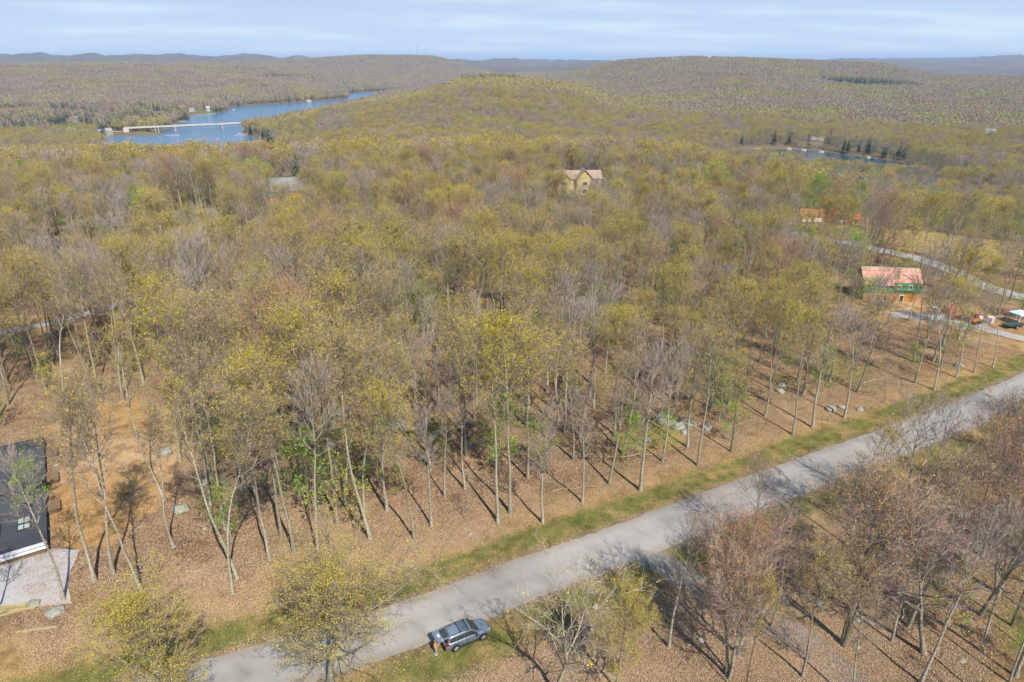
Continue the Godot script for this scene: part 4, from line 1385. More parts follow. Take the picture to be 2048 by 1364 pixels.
	for k in 260:
		var p := Vector3((rr.randf() - 0.5) * 5.0, rr.randf() * 0.9, (rr.randf() - 0.5) * 2.2)
		bh.spike(p, Vector3(rr.randf() - 0.5, (rr.randf() - 0.3) * 0.5, rr.randf() - 0.5).normalized(), 1.4, 0.035, tone(Color(0.2, 0.085, 0.06), 0.7 + 0.6 * rr.randf()))
	var heap_node := part(self, "brush_heap", bh.mesh(), mats.twig, on_land(92.6, -133.2))
	tag(heap_node, "heap of dark red brush beside the orange loader", "brush heap")
	heap_node.set_meta("kind", "thing")
	var tr := thing("utility_trailer", "dark flat utility trailer below the blue canopy", "trailer", on_land(101.2, -128.6), 0.2)
	bit(tr, "bed", Vector3(0, 0.6, 0), Vector3(4.2, 0.14, 1.9), Color(0.05, 0.07, 0.07))
	bit(tr, "tongue", Vector3(2.7, 0.55, 0), Vector3(1.4, 0.1, 0.12), Color(0.06, 0.06, 0.06))
	for z in [-1.0, 1.0]:
		bit(tr, "rail", Vector3(0, 0.95, z * 0.94), Vector3(4.2, 0.08, 0.06), Color(0.05, 0.06, 0.06))
		wheel(tr, Vector3(-0.3, 0.34, z * 1.06), 0.34, 0.2)
	var sl := thing("tarpaulin", "grey tarpaulin stretched over a low pile below the board piles", "tarpaulin", on_land(89.6, -134.2), 0.25)
	var ta := Acc.new()
	for k in 8:
		for j in 5:
			var q := []
			for c2 in [Vector2(k, j), Vector2(k, j + 1), Vector2(k + 1, j + 1), Vector2(k + 1, j)]:
				var u: Vector2 = (c2 as Vector2) / Vector2(8, 5)
				q.append(Vector3((u.x - 0.5) * 6.0, 0.12 + 0.45 * sin(u.x * PI) * sin(u.y * PI) + 0.12 * fine.get_noise_2d(u.x * 9.0, u.y * 9.0), (u.y - 0.5) * 3.0))
			ta.quad(q[0], q[1], q[2], q[3], Color(0.36, 0.36, 0.4))
	part(sl, "sheet", ta.mesh(), mats.cloth)
	for k in 3:
		bit(sl, "weight", Vector3(-2.4 + 2.3 * k, 0.25, 1.3), Vector3(0.5, 0.2, 0.3), Color(0.4, 0.32, 0.2), "wood")

func build_houses() -> void:
	# red-roofed log house and its garage
	var red := Color(0.27, 0.085, 0.062)
	var log_wall := Color(0.26, 0.09, 0.05)
	var o := house("log_house", "reddish log house with bright red roof and tall gable above the lawn", Vector3(109.5, -1.2, -227.0), PI / 2 - 0.35, 12.0, 10.5, 4.2, 3.9, log_wall, red, "", 1, 3)
	o.scale = Vector3.ONE * 0.7
	for y in [1.6, 3.8]:
		for z in [-1.7, 0.0, 1.7]:
			window(o, Vector3(-6.0, y + 0.3, z), Vector2(1.4, 1.6), -PI / 2)
	bit(o, "deck", Vector3(-7.3, 0.9, 0), Vector3(2.6, 0.2, 8.5), Color(0.3, 0.16, 0.1), "wood")
	for k in 5:
		bit(o, "deck_post", Vector3(-8.5, 0.9, -4.0 + 2.0 * k), Vector3(0.15, 2.0, 0.15), Color(0.35, 0.2, 0.13), "wood")
	house("log_house_wing", "lower red-roofed wing standing against the log house's right side", Vector3(113.0, -0.8, -224.8), -0.35, 3.6, 4.0, 2.3, 1.3, log_wall, red, "", 1, 2)
	var g := thing("garage", "white-doored garage with brown-red roof beside the log house", "garage", Vector3(100.6, -0.6, -228.5), -0.2)
	g.scale = Vector3.ONE * 0.85
	var ga := Acc.new()
	gable(ga, 8.0, 7.0, 2.9, 2.0, Color(0.3, 0.14, 0.09))
	part(g, "wall", ga.mesh(), mats.paint)
	for s in [1.0, -1.0]:
		part(g, "roof", roof_slope(8.0, 7.0, 2.0, 0.4, s, 0.2, Color(0.26, 0.1, 0.075)).mesh(), mats.paint, Vector3(0, 2.9, 0))
	for x in [-2.0, 2.0]:
		var door := bit(g, "garage_door", Vector3(x, 1.25, 3.54), Vector3(2.9, 2.4, 0.1), WHITE)
		for k in 3:
			bit(door, "panel_line", Vector3(0, -0.6 + 0.6 * k, 0.052), Vector3(2.8, 0.05, 0.02), Color(0.5, 0.5, 0.5))
	# large tan house
	var tan_wall := Color(0.42, 0.36, 0.16)
	var tan_roof := Color(0.29, 0.225, 0.19)
	var t := house("tan_house", "large yellowish-tan house with brown roofs and two front gables among trees", Vector3(26.0, 0.5, -276.0), 0.06, 18.0, 8.0, 6.2, 2.6, tan_wall, tan_roof, "", 2, 5)
	for q in [[-6.0, 5.0, 2.2], [2.2, 6.4, 3.4]]:
		var w := Acc.new()
		w.box(Vector3(q[0], 3.2, 4.4), Vector3(q[1], 6.4, 2.6), tan_wall)
		w.tri(Vector3(q[0] - q[1] * 0.5, 6.4, 5.7), Vector3(q[0], 6.4 + q[2], 5.7), Vector3(q[0] + q[1] * 0.5, 6.4, 5.7), tan_wall)
		part(t, "front_gable", w.mesh(), mats.paint)
		for s in [1.0, -1.0]:
			var ang := atan2(q[2], q[1] * 0.5)
			var len: float = q[1] * 0.5 / cos(ang) + 0.4
			var b := Basis(Vector3.BACK, -ang * s)
			bit(t, "gable_roof", Vector3(q[0] + s * cos(ang) * len * 0.5, 6.4 + q[2] - sin(ang) * len * 0.5 + 0.12, 2.6), Vector3(len, 0.2, 7.2), tan_roof, "paint", b)
		window(t, Vector3(q[0], 4.6, 5.7), Vector2(2.0, 1.6), 0.0)
		window(t, Vector3(q[0], 1.6, 5.7), Vector2(2.0, 1.6), 0.0)
	bit(t, "deck", Vector3(6.8, 2.9, 5.2), Vector3(4.4, 0.25, 2.8), Color(0.36, 0.24, 0.18), "wood")
	for x in [4.8, 8.8]:
		bit(t, "deck_post", Vector3(x, 1.4, 6.4), Vector3(0.25, 2.9, 0.25), Color(0.4, 0.3, 0.2), "wood")
	var v := thing("parked_van", "white van parked in front of the tan house", "van", on_land(24.5, -257.0), 0.1)
	simple_car(v, Color(0.7, 0.7, 0.7), 4.9, 1.9)
	# orange log house with grey roof
	var og := house("orange_log_house", "orange log house with weathered grey-green roof half hidden by trees", Vector3(-85.5, -0.6, -268.0), 0.35, 15.0, 9.0, 4.2, 4.2, Color(0.36, 0.16, 0.065), Color(0.17, 0.19, 0.185), "", 1, 4, true)
	bit(og, "porch", Vector3(-6.4, 1.4, 5.6), Vector3(5.0, 2.8, 2.2), Color(0.44, 0.18, 0.06))
	bit(og, "porch_roof", Vector3(-6.4, 3.0, 5.7), Vector3(5.6, 0.2, 2.8), Color(0.1, 0.11, 0.11), "paint", Basis(Vector3.RIGHT, 0.3))
	# cabin with a dark roof and long deck
	var cb := house("cabin", "dark slate-roofed cabin with a long railed deck left of the orange log house", Vector3(-101.0, -0.8, -216.0), 0.5, 12.0, 8.0, 3.6, 3.2, Color(0.17, 0.11, 0.08), Color(0.075, 0.083, 0.1), "", 1, 4)
	bit(cb, "deck", Vector3(5.5, 1.2, 5.6), Vector3(10.0, 0.22, 3.2), Color(0.4, 0.31, 0.2), "wood")
	bit(cb, "deck_rail", Vector3(5.5, 2.25, 7.1), Vector3(10.0, 0.1, 0.1), Color(0.42, 0.34, 0.22), "wood")
	for k in 16:
		bit(cb, "baluster", Vector3(0.6 + 0.65 * k, 1.7, 7.1), Vector3(0.07, 1.0, 0.07), Color(0.42, 0.35, 0.24), "wood")
	for k in 4:
		bit(cb, "deck_post", Vector3(0.8 + 3.1 * k, 0.5, 7.0), Vector3(0.18, 1.4, 0.18), Color(0.3, 0.22, 0.15), "wood")
	# hamlet by the lake
	var far := [
		["grey_house", "pale grey lakeside house with broad roof, left of a pair by the shore", -687, -1114, 0.1, 15, 10, 6, 3.5, Color(0.36, 0.36, 0.39), Color(0.3, 0.31, 0.35)], ["grey_house", "pale grey lakeside house with broad roof, right of a pair by the shore", -669, -1114, 0.1, 15, 10, 6, 3.5, Color(0.34, 0.35, 0.39), Color(0.28, 0.3, 0.35)],
		["cream_house", "cream gabled house closest to the lake inlet", -632, -1114, 0.9, 9, 8, 6, 4, Color(0.5, 0.45, 0.33), Color(0.38, 0.36, 0.35)], ["slate_house", "bluish-grey house between the cream house and the grey pair", -650, -1117, 0.2, 13, 9, 5, 3, Color(0.32, 0.32, 0.38), Color(0.3, 0.3, 0.36)],
		["white_house", "small white house under the dark pines", -810, -1325, 0.3, 13, 9, 7, 4, Color(0.68, 0.66, 0.66), Color(0.4, 0.3, 0.28)], ["pink_house", "pinkish house half hidden by the dark pines", -805, -1392, 0.3, 14, 9, 6, 4, Color(0.58, 0.42, 0.38), Color(0.3, 0.24, 0.23)],
		["white_house", "tall white house right of the dark pines", -759, -1325, -0.3, 9, 9, 9, 4, Color(0.66, 0.66, 0.66), Color(0.3, 0.3, 0.3)], ["barn", "long pale-roofed barn at the far left edge of the hamlet", -1000, -1430, 0.1, 22, 11, 5, 3, Color(0.5, 0.5, 0.5), Color(0.62, 0.66, 0.68)],
		["white_house", "white house beside the long pale-roofed barn", -970, -1440, 0.0, 12, 9, 6, 3, Color(0.66, 0.64, 0.64), Color(0.36, 0.3, 0.28)], ["orange_house", "orange-roofed house on the lake point", -747, -1630, 0.2, 15, 9, 5, 4, Color(0.5, 0.3, 0.2), Color(0.52, 0.26, 0.15)],
		["white_house", "white house with reddish yard on the lake point", -700, -1575, 0.1, 11, 8, 5, 3, Color(0.66, 0.62, 0.6), Color(0.38, 0.25, 0.24)], ["white_house", "tall narrow white house at the end of the lake point", -676, -1600, 0.6, 7, 7, 7, 4, Color(0.68, 0.66, 0.64), Color(0.5, 0.46, 0.45)],
		["cream_house", "cream house on the far lake shore", -565, -2012, 0.3, 12, 9, 6, 4, Color(0.6, 0.55, 0.48), Color(0.36, 0.34, 0.33)],
		["grey_house", "grey many-windowed house with reddish roof above the small lake", 630, -1063, -0.5, 19, 11, 9, 5, Color(0.44, 0.42, 0.46), Color(0.36, 0.22, 0.18)], ["grey_house", "tall white-trimmed grey house right of the reddish-roofed one", 657, -977, -0.6, 12, 11, 12, 6, Color(0.45, 0.46, 0.46), Color(0.34, 0.36, 0.4)],
		["lake_house", "tan and white lake house at the water's edge", 411, -953, -0.4, 15, 9, 7, 4, Color(0.46, 0.36, 0.25), Color(0.38, 0.36, 0.35)], ["white_shed", "small pale shed left of the reddish-roofed house", 596, -1066, -0.4, 9, 7, 4, 3, Color(0.55, 0.57, 0.6), Color(0.5, 0.52, 0.55)],
		["ridge_house", "white house on the far wooded ridge, left of two", 636, -2880, 0, 18, 10, 8, 5, Color(0.5, 0.48, 0.46), Color(0.36, 0.33, 0.32)], ["ridge_house", "tall white house on the far wooded ridge, right of two", 760, -2850, 0, 9, 9, 14, 5, Color(0.6, 0.6, 0.6), Color(0.45, 0.45, 0.45)],
		["brown_house", "small brown house in the woods of the round hill", -28, -1150, 0.1, 20, 10, 6, 4, Color(0.45, 0.35, 0.25), Color(0.3, 0.22, 0.2)],
	]
	for q in far:
		var y := land(q[2], q[3]) - 0.3
		house(q[0], q[1], Vector3(q[2], y, q[3]), q[4], q[5], q[6], q[7], q[8], tone(q[9], 0.62), tone(q[10], 0.7), "", 2 if q[7] > 6 else 1, 4)

func build_bridge() -> void:
	var a := Vector3(-626, -52.0, -1150)
	var e := Vector3(-455, -53.0, -1255)
	var o := thing("road_bridge", "long pale concrete road bridge on two piers across the lake", "bridge", (a + e) * 0.5, atan2(-(e - a).z, (e - a).x))
	var len := (e - a).length()
	var pale := Color(0.36, 0.345, 0.325)
	bit(o, "deck", Vector3(0, 0, 0), Vector3(len, 1.1, 10.5), Color(0.5, 0.48, 0.45))
	for z in [-5.1, 5.1]:
		bit(o, "parapet", Vector3(0, 0.95, z), Vector3(len, 0.8, 0.4), pale)
		bit(o, "girder", Vector3(0, -1.1, z * 0.75), Vector3(len, 1.2, 0.6), Color(0.34, 0.35, 0.37))
	for x in [-len * 0.13, len * 0.24]:
		var p := bit(o, "pier", Vector3(x, -5.4, 0), Vector3(3.0, 8.0, 8.0), Color(0.3, 0.3, 0.31))
		bit(p, "pier_cap", Vector3(0, 3.4, 0), Vector3(4.6, 1.2, 10.0), Color(0.33, 0.33, 0.34))
	for s in [-1.0, 1.0]:
		bit(o, "abutment", Vector3(s * (len * 0.5 - 2.0), -3.6, 0), Vector3(8.0, 7.0, 11.5), Color(0.42, 0.4, 0.36))
	strip("causeway", PackedVector2Array([Vector2(-900, -1040), Vector2(-780, -1075), Vector2(-690, -1110), Vector2(-626, -1150)]), 5.0, 1.0, Color(0.5, 0.46, 0.43), Color(0.4, 0.36, 0.3), 0.5)
	for q in [[-0.12, Color(0.75, 0.75, 0.75), "white car crossing the lake bridge"], [0.2, Color(0.1, 0.1, 0.12), "dark car crossing the lake bridge"]]:
		var at: Vector3 = a.lerp(e, 0.5 + q[0]) + Vector3(0, 0.56, 0)
		simple_car(thing("car", q[2], "car", at, o.rotation.y), q[1], 4.8, 1.7)
	# docks and moored boats
	var docks := [[-531, -1111, 0.2, 20, "pale wooden dock below the cream house"], [-628, -1364, 0.5, 18, "white dock at the wooded shore above the bridge"], [-664, -1530, 0.1, 24, "long white dock under the lake point, left of two"], [-656, -1566, 0.1, 20, "white dock under the lake point, right of two"], [-432, -1140, 0.1, 16, "white dock beside the round hill's shore, upper of two"], [-424, -1112, 0.1, 18, "white dock beside the round hill's shore, lower of two"],
		[303, -918, 0.2, 15, "grey dock at the left end of the small lake"], [324, -932, 0.2, 10, "dark covered dock at the left end of the small lake"], [440, -843, 0.5, 12, "pale dock along the right shore of the small lake"]]
	for q in docks:
		var d := thing("dock", q[4], "dock", Vector3(q[0], WATER, q[1]), q[2])
		bit(d, "planking", Vector3(0, 0.7, 0), Vector3(q[3], 0.3, 2.4), Color(0.62, 0.6, 0.56), "paint")
		for k in 3:
			bit(d, "post", Vector3(q[3] * (k - 1) * 0.4, 0.0, 1.0), Vector3(0.3, 1.8, 0.3), Color(0.4, 0.36, 0.3), "paint")
	var boats := [[-661, -1706, 0.0, "white boat moored off the end of the lake point"], [-640, -1350, 0.4, "white boat at the wooded shore above the bridge"], [366, -932, 0.1, "white boat moored below the tan lake house, left of three"], [381, -921, 0.1, "white boat moored below the tan lake house, middle of three"], [396, -902, 0.2, "white boat moored below the tan lake house, right of three"], [430, -846, 0.4, "white pontoon boat by the right shore of the small lake"], [-418, -1150, 0.2, "white boat tied near the round hill's docks"]]
	for q in boats:
		boat(q[3], Vector3(q[0], WATER, q[1]), q[2])
	# masts on the far ridge
	for q in [[-561, -4415, 66, "tallest thin radio mast on the far ridge"], [-525, -4419, 38, "shorter radio mast right of the tallest one"], [-599, -4410, 26, "faint short mast left of the tallest one"]]:
		var y := land(q[0], q[1])
		var m := thing("radio_mast", q[3], "mast", Vector3(q[0], y + 12.0, q[1]))
		var h: float = q[2]
		for k in 3:
			var an := k * TAU / 3
			var t := Acc.new()
			t.tube(PackedVector3Array([Vector3(cos(an) * 1.2, -14, sin(an) * 1.2), Vector3(cos(an) * 0.5, h, sin(an) * 0.5)]), PackedFloat32Array([0.5, 0.4]), 4, Color(0.3, 0.3, 0.32), 0.0, seeded(1))
			part(m, "leg", t.mesh(), mats.paint)
		for k in int(h / 8.0):
			bit(m, "brace", Vector3(0, 4.0 + 8.0 * k, 0), Vector3(1.6, 0.5, 1.4), Color(0.3, 0.3, 0.32))
		bit(m, "antenna", Vector3(0, h + 2.0, 0), Vector3(0.5, 6.0, 0.5), Color(0.4, 0.38, 0.38))
	# slim flag poles and utility poles in the hamlet
	for q in [[-742, -1180, 13.0, "pale utility pole standing before the dark pines"], [-560, -1128, 15.0, "tall pale pole on the lake point near the dock"], [-576, -1150, 12.0, "shorter pale pole beside the bridge approach"]]:
		var p := thing("pole", q[3], "pole", Vector3(q[0], land(q[0], q[1]), q[1]))
		var t := Acc.new()
		t.tube(PackedVector3Array([Vector3(0, -1, 0), Vector3(0, q[2], 0)]), PackedFloat32Array([0.4, 0.3]), 6, Color(0.6, 0.58, 0.54), 0.0, seeded(1))
		part(p, "shaft", t.mesh(), mats.paint)
		bit(p, "crossarm", Vector3(0, q[2] - 1.0, 0), Vector3(2.6, 0.25, 0.25), Color(0.5, 0.46, 0.4))

func boat(label: String, at: Vector3, turn: float) -> void:
	var o := thing("boat", label, "boat", at, turn)
	var a := Acc.new()
	var st := [[-3.6, 1.1, 0.75], [-1.0, 1.25, 0.8], [1.6, 1.05, 0.95], [3.0, 0.55, 1.1], [3.9, 0.05, 1.2]]
	for k in st.size() - 1:
		for s in [-1.0, 1.0]:
			var p: Array = st[k]
			var q: Array = st[k + 1]
			a.quad(Vector3(p[0], -0.25, s * p[1] * 0.5), Vector3(q[0], -0.25, s * q[1] * 0.5), Vector3(q[0], q[2], s * q[1]), Vector3(p[0], p[2], s * p[1]), WHITE)
		var c: Array = st[k]
		var e: Array = st[k + 1]
		a.quad(Vector3(c[0], c[2] - 0.15, -c[1]), Vector3(e[0], e[2] - 0.15, -e[1]), Vector3(e[0], e[2] - 0.15, e[1]), Vector3(c[0], c[2] - 0.15, c[1]), Color(0.66, 0.66, 0.64))
	a.quad(Vector3(-3.6, -0.25, -0.55), Vector3(-3.6, -0.25, 0.55), Vector3(-3.6, 0.75, 1.1), Vector3(-3.6, 0.75, -1.1), WHITE)
	part(o, "hull", a.mesh(), mats.paint)
	bit(o, "windscreen", Vector3(0.9, 1.15, 0), Vector3(0.08, 0.55, 1.7), Color(0.2, 0.24, 0.28), "paint", Basis(Vector3.BACK, 0.4))
	bit(o, "seat", Vector3(-1.2, 0.9, 0), Vector3(0.7, 0.5, 1.6), Color(0.55, 0.53, 0.5))
	bit(o, "awning", Vector3(-0.9, 2.3, 0), Vector3(3.0, 0.1, 2.3), Color(0.6, 0.6, 0.6))
	bit(o, "outboard", Vector3(-3.8, 0.7, 0), Vector3(0.4, 0.8, 0.45), Color(0.08, 0.08, 0.09))

# ---------------------------------------------------------------- vehicles
func disc(a: Acc, at: Vector3, r: float, wide: float, col: Color, n := 18) -> void:
	for k in n:
		var p := Vector3(cos(TAU * k / n) * r, sin(TAU * k / n) * r, 0)
		var q := Vector3(cos(TAU * (k + 1) / n) * r, sin(TAU * (k + 1) / n) * r, 0)
		var h := Vector3(0, 0, wide * 0.5)
		a.tri(at + h, at + q + h, at + p + h, col)
		a.tri(at - h, at + p - h, at + q - h, col)
		a.quad(at + p + h, at + q + h, at + q - h, at + p - h, col)

func wheel(parent: Node, at: Vector3, r: float, wide: float) -> void:
	var a := Acc.new()
	disc(a, Vector3.ZERO, r, wide, Color(0.025, 0.025, 0.027))
	var w := part(parent, "wheel", a.mesh(), mats.paint, at)
	var b := Acc.new()
	var s := signf(at.z)
	disc(b, Vector3(0, 0, s * wide * 0.5), r * 0.68, 0.03, Color(0.1, 0.1, 0.11))
	for k in 5:
		var d := Basis(Vector3.BACK, TAU * k / 5.0)
		b.box(Vector3(0, 0, s * (wide * 0.5 + 0.025)) + d * Vector3(0, r * 0.34, 0), Vector3(r * 0.2, r * 0.66, 0.03), Color(0.6, 0.62, 0.64), d)
	part(w, "rim", b.mesh(), mats.car)

func simple_car(o: Node3D, col: Color, length: float, tall: float) -> void:
	var a := Acc.new()
	a.box(Vector3(0, 0.62, 0), Vector3(length, 0.7, 1.8), col)
	a.box(Vector3(-0.2, tall - 0.38, 0), Vector3(length * 0.56, 0.7, 1.6), tone(col, 0.95))
	part(o, "body", a.mesh(), mats.car)
	for s in [-1.0, 1.0]:
		bit(o, "window", Vector3(-0.2, tall - 0.36, s * 0.81), Vector3(length * 0.5, 0.42, 0.02), Color.BLACK, "glass")
		for x in [-0.31, 0.31]:
			wheel(o, Vector3(length * x, 0.33, s * 0.85), 0.33, 0.2)
	bit(o, "windscreen", Vector3(length * 0.28 - 0.18, tall - 0.36, 0), Vector3(0.03, 0.46, 1.4), Color.BLACK, "glass")

# a body skin lofted through closed sections: each is x, half width, bottom, top
func loft(a: Acc, st: Array, col: Color, round_top: float) -> void:
	var rows := []
	for s in st:
		var x: float = s[0]
		var w: float = s[1]
		var lo: float = s[2]
		var hi: float = s[3]
		var r := []
		for p in [[0.0, 0.0], [0.86, 0.0], [0.97, 0.1], [1.0, 0.38], [0.985, 0.7], [0.95, 0.88], [0.86 * round_top, 0.985], [0.4, 1.0 + 0.02], [0.0, 1.0 + 0.03]]:
			r.append(Vector3(x, lerpf(lo, hi, p[1]), w * p[0]))
		for k in range(7, 0, -1):
			r.append(Vector3(x, r[k].y, -r[k].z))
		rows.append(r)
	var n: int = rows[0].size()
	var base := a.v.size()
	for r in rows:
		for p in r:
			a.v.append(p)
			a.c.append(col)
	for j in rows.size() - 1:
		for k in n:
			var p0 := base + j * n + k
			var p1 := base + j * n + (k + 1) % n
			a.i.append(p0); a.i.append(p1); a.i.append(p1 + n)
			a.i.append(p0); a.i.append(p1 + n); a.i.append(p0 + n)
	for e in [0, rows.size() - 1]:
		var c := a.v.size()
		var mid := Vector3.ZERO
		for p in rows[e]:
			mid += p / n
		a.v.append(mid)
		a.c.append(col)
		for k in n:
			var p0: int = base + e * n + k
			var p1: int = base + e * n + (k + 1) % n
			if e == 0:
				a.i.append(c); a.i.append(p1); a.i.append(p0)
			else:
				a.i.append(c); a.i.append(p0); a.i.append(p1)

func smooth(a: Acc) -> ArrayMesh:
	# averaged normals, facing out by the winding
	a.n.resize(a.v.size())
	a.n.fill(Vector3.ZERO)
	for k in range(0, a.i.size(), 3):
		var nn := (a.v[a.i[k + 2]] - a.v[a.i[k]]).cross(a.v[a.i[k + 1]] - a.v[a.i[k]])
		for q in 3:
			a.n[a.i[k + q]] += nn
	for k in a.n.size():
		a.n[k] = a.n[k].normalized()
	return a.mesh()

func build_car() -> void:
	var o := thing("parked_car", "silver-blue sport utility car with raised tailgate parked at the road edge", "car", Vector3(-4.35, 0.03, -48.35), 0.5)
	var paint := Color(0.2, 0.26, 0.34)
	var a := Acc.new()
	loft(a, [[-2.3, 0.76, 0.48, 0.9], [-2.24, 0.86, 0.36, 1.0], [-1.9, 0.915, 0.28, 1.07], [-1.2, 0.93, 0.24, 1.08], [0.0, 0.935, 0.24, 1.07], [0.9, 0.93, 0.24, 1.06], [1.2, 0.925, 0.25, 1.03], [1.75, 0.9, 0.27, 0.97], [2.1, 0.84, 0.32, 0.89], [2.26, 0.7, 0.4, 0.78], [2.32, 0.5, 0.46, 0.7]], paint, 1.0)
	part(o, "body", smooth(a), mats.car)
	# cabin: pillars and roof shell
	var c := Acc.new()
	loft(c, [[-2.05, 0.83, 0.98, 1.1], [-1.86, 0.74, 1.0, 1.62], [-1.5, 0.74, 1.0, 1.67], [-0.4, 0.745, 1.0, 1.695], [0.2, 0.735, 1.0, 1.66], [0.42, 0.74, 1.0, 1.56], [1.12, 0.82, 1.0, 1.06]], paint, 0.93)
	part(o, "cabin", smooth(c), mats.car)
	# glass: sloping windscreen, three windows a side
	var g := Acc.new()
	g.quad(Vector3(1.13, 1.1, -0.74), Vector3(0.43, 1.605, -0.6), Vector3(0.43, 1.605, 0.6), Vector3(1.13, 1.1, 0.74), Color.BLACK)
	part(o, "windscreen", g.mesh(), mats.glass)
	for s in [-1.0, 1.0]:
		for q in [[0.86, 0.3, -0.36, -0.36], [-0.44, -0.44, -1.22, -1.18], [-1.3, -1.26, -1.85, -1.72]]:
			var w := Acc.new()
			w.quad(Vector3(q[0], 1.12, s * 0.905), Vector3(q[1], 1.52, s * 0.79), Vector3(q[3], 1.52, s * 0.79), Vector3(q[2], 1.12, s * 0.905), Color.BLACK)
			part(o, "side_window", w.mesh(), mats.glass)
		for q in [0.72, -0.5]:
			bit(o, "door_handle", Vector3(q - 0.6, 0.98, s * 0.935), Vector3(0.2, 0.04, 0.04), tone(paint, 1.3), "car")
			bit(o, "door_seam", Vector3(q - 0.98, 0.75, s * 0.931), Vector3(0.014, 0.6, 0.012), Color(0.02, 0.02, 0.02))
		bit(o, "roof_rail", Vector3(-0.7, 1.74, s * 0.66), Vector3(1.9, 0.05, 0.05), Color(0.02, 0.02, 0.02))
		var m := bit(o, "mirror", Vector3(0.72, 1.16, s * 1.04), Vector3(0.12, 0.16, 0.24), Color(0.05, 0.055, 0.06))
		bit(m, "mirror_glass", Vector3(-0.065, 0, 0), Vector3(0.01, 0.12, 0.2), Color.BLACK, "glass")
		var t := Acc.new()
		t.box(Vector3(-2.2, 0.98, s * 0.8), Vector3(0.22, 0.16, 0.18), Color(0.55, 0.01, 0.015))
		t.box(Vector3(-2.06, 0.99, s * 0.87), Vector3(0.26, 0.12, 0.1), Color(0.5, 0.01, 0.015))
		part(o, "tail_light", t.mesh(), mats.car)
		bit(o, "headlight", Vector3(2.12, 0.78, s * 0.68), Vector3(0.22, 0.12, 0.3), Color(0.6, 0.62, 0.64), "car", Basis(Vector3.UP, s * -0.5))
		for x in [-1.35, 1.38]:
			var arch := Acc.new()
			disc(arch, Vector3(x, 0.36, s * 0.88), 0.42, 0.115, Color(0.02, 0.02, 0.022))
			part(o, "wheel_arch", arch.mesh(), mats.paint)
			wheel(o, Vector3(x, 0.35, s * 0.86), 0.35, 0.23)
		bit(o, "sill", Vector3(0, 0.3, s * 0.93), Vector3(1.9, 0.14, 0.05), Color(0.03, 0.03, 0.032))
	for x in [0.05, -0.72]:
		bit(o, "crossbar", Vector3(x, 1.77, 0), Vector3(0.07, 0.04, 1.36), Color(0.02, 0.02, 0.02))
	for k in 4:
		bit(o, "roof_rib", Vector3(-1.25, 1.695, -0.42 + 0.28 * k), Vector3(0.75, 0.02, 0.05), tone(paint, 1.1), "car")
	bit(o, "moonroof", Vector3(-0.3, 1.703, 0), Vector3(0.6, 0.02, 0.9), Color(0.1, 0.15, 0.22), "car")
	bit(o, "load_bay", Vector3(-2.13, 1.18, 0), Vector3(0.14, 0.5, 1.3), Color(0.012, 0.012, 0.012))
	bit(o, "rear_bumper", Vector3(-2.28, 0.55, 0), Vector3(0.14, 0.3, 1.6), Color(0.04, 0.042, 0.045))
	bit(o, "front_grille", Vector3(2.3, 0.62, 0), Vector3(0.06, 0.2, 0.9), Color(0.02, 0.02, 0.02))
	# tailgate swung up about the rear edge of the roof
	var gate := Node3D.new()
	gate.name = "tailgate"
	gate.position = Vector3(-1.84, 1.68, 0)
	gate.rotation.z = 0.06
	o.add_child(gate, true)
	var shell := Acc.new()
	shell.box(Vector3(-0.3, 0, 0.64), Vector3(0.6, 0.07, 0.14), paint)
	shell.box(Vector3(-0.3, 0, -0.64), Vector3(0.6, 0.07, 0.14), paint)
	shell.box(Vector3(-0.84, -0.02, 0), Vector3(0.5, 0.09, 1.5), tone(paint, 1.15))
	shell.box(Vector3(-1.13, -0.1, 0), Vector3(0.12, 0.16, 1.42), paint)
	part(gate, "shell", shell.mesh(), mats.car)
	bit(gate, "rear_window", Vector3(-0.3, 0.0, 0), Vector3(0.56, 0.04, 1.14), Color.BLACK, "glass")
	bit(gate, "number_plate", Vector3(-0.82, 0.035, 0), Vector3(0.16, 0.02, 0.32), Color(0.72, 0.72, 0.72))
	bit(gate, "gate_light", Vector3(-0.68, 0.03, 0.62), Vector3(0.12, 0.05, 0.24), Color(0.6, 0.55, 0.55), "car")

# ---------------------------------------------------------------- the person
func field(bones: Array, p: Vector3, k: float) -> float:
	var best := 1e3
	for b in bones:
		var a: Vector3 = b[0]
		var ab: Vector3 = b[1] - a
		var t := clampf((p - a).dot(ab) / maxf(ab.length_squared(), 1e-8), 0.0, 1.0)
		var d := p.distance_to(a + ab * t) - lerpf(b[2], b[3], t)
		var h := clampf(0.5 + 0.5 * (best - d) / k, 0.0, 1.0)
		best = lerpf(best, d, h) - k * h * (1.0 - h)
	return best

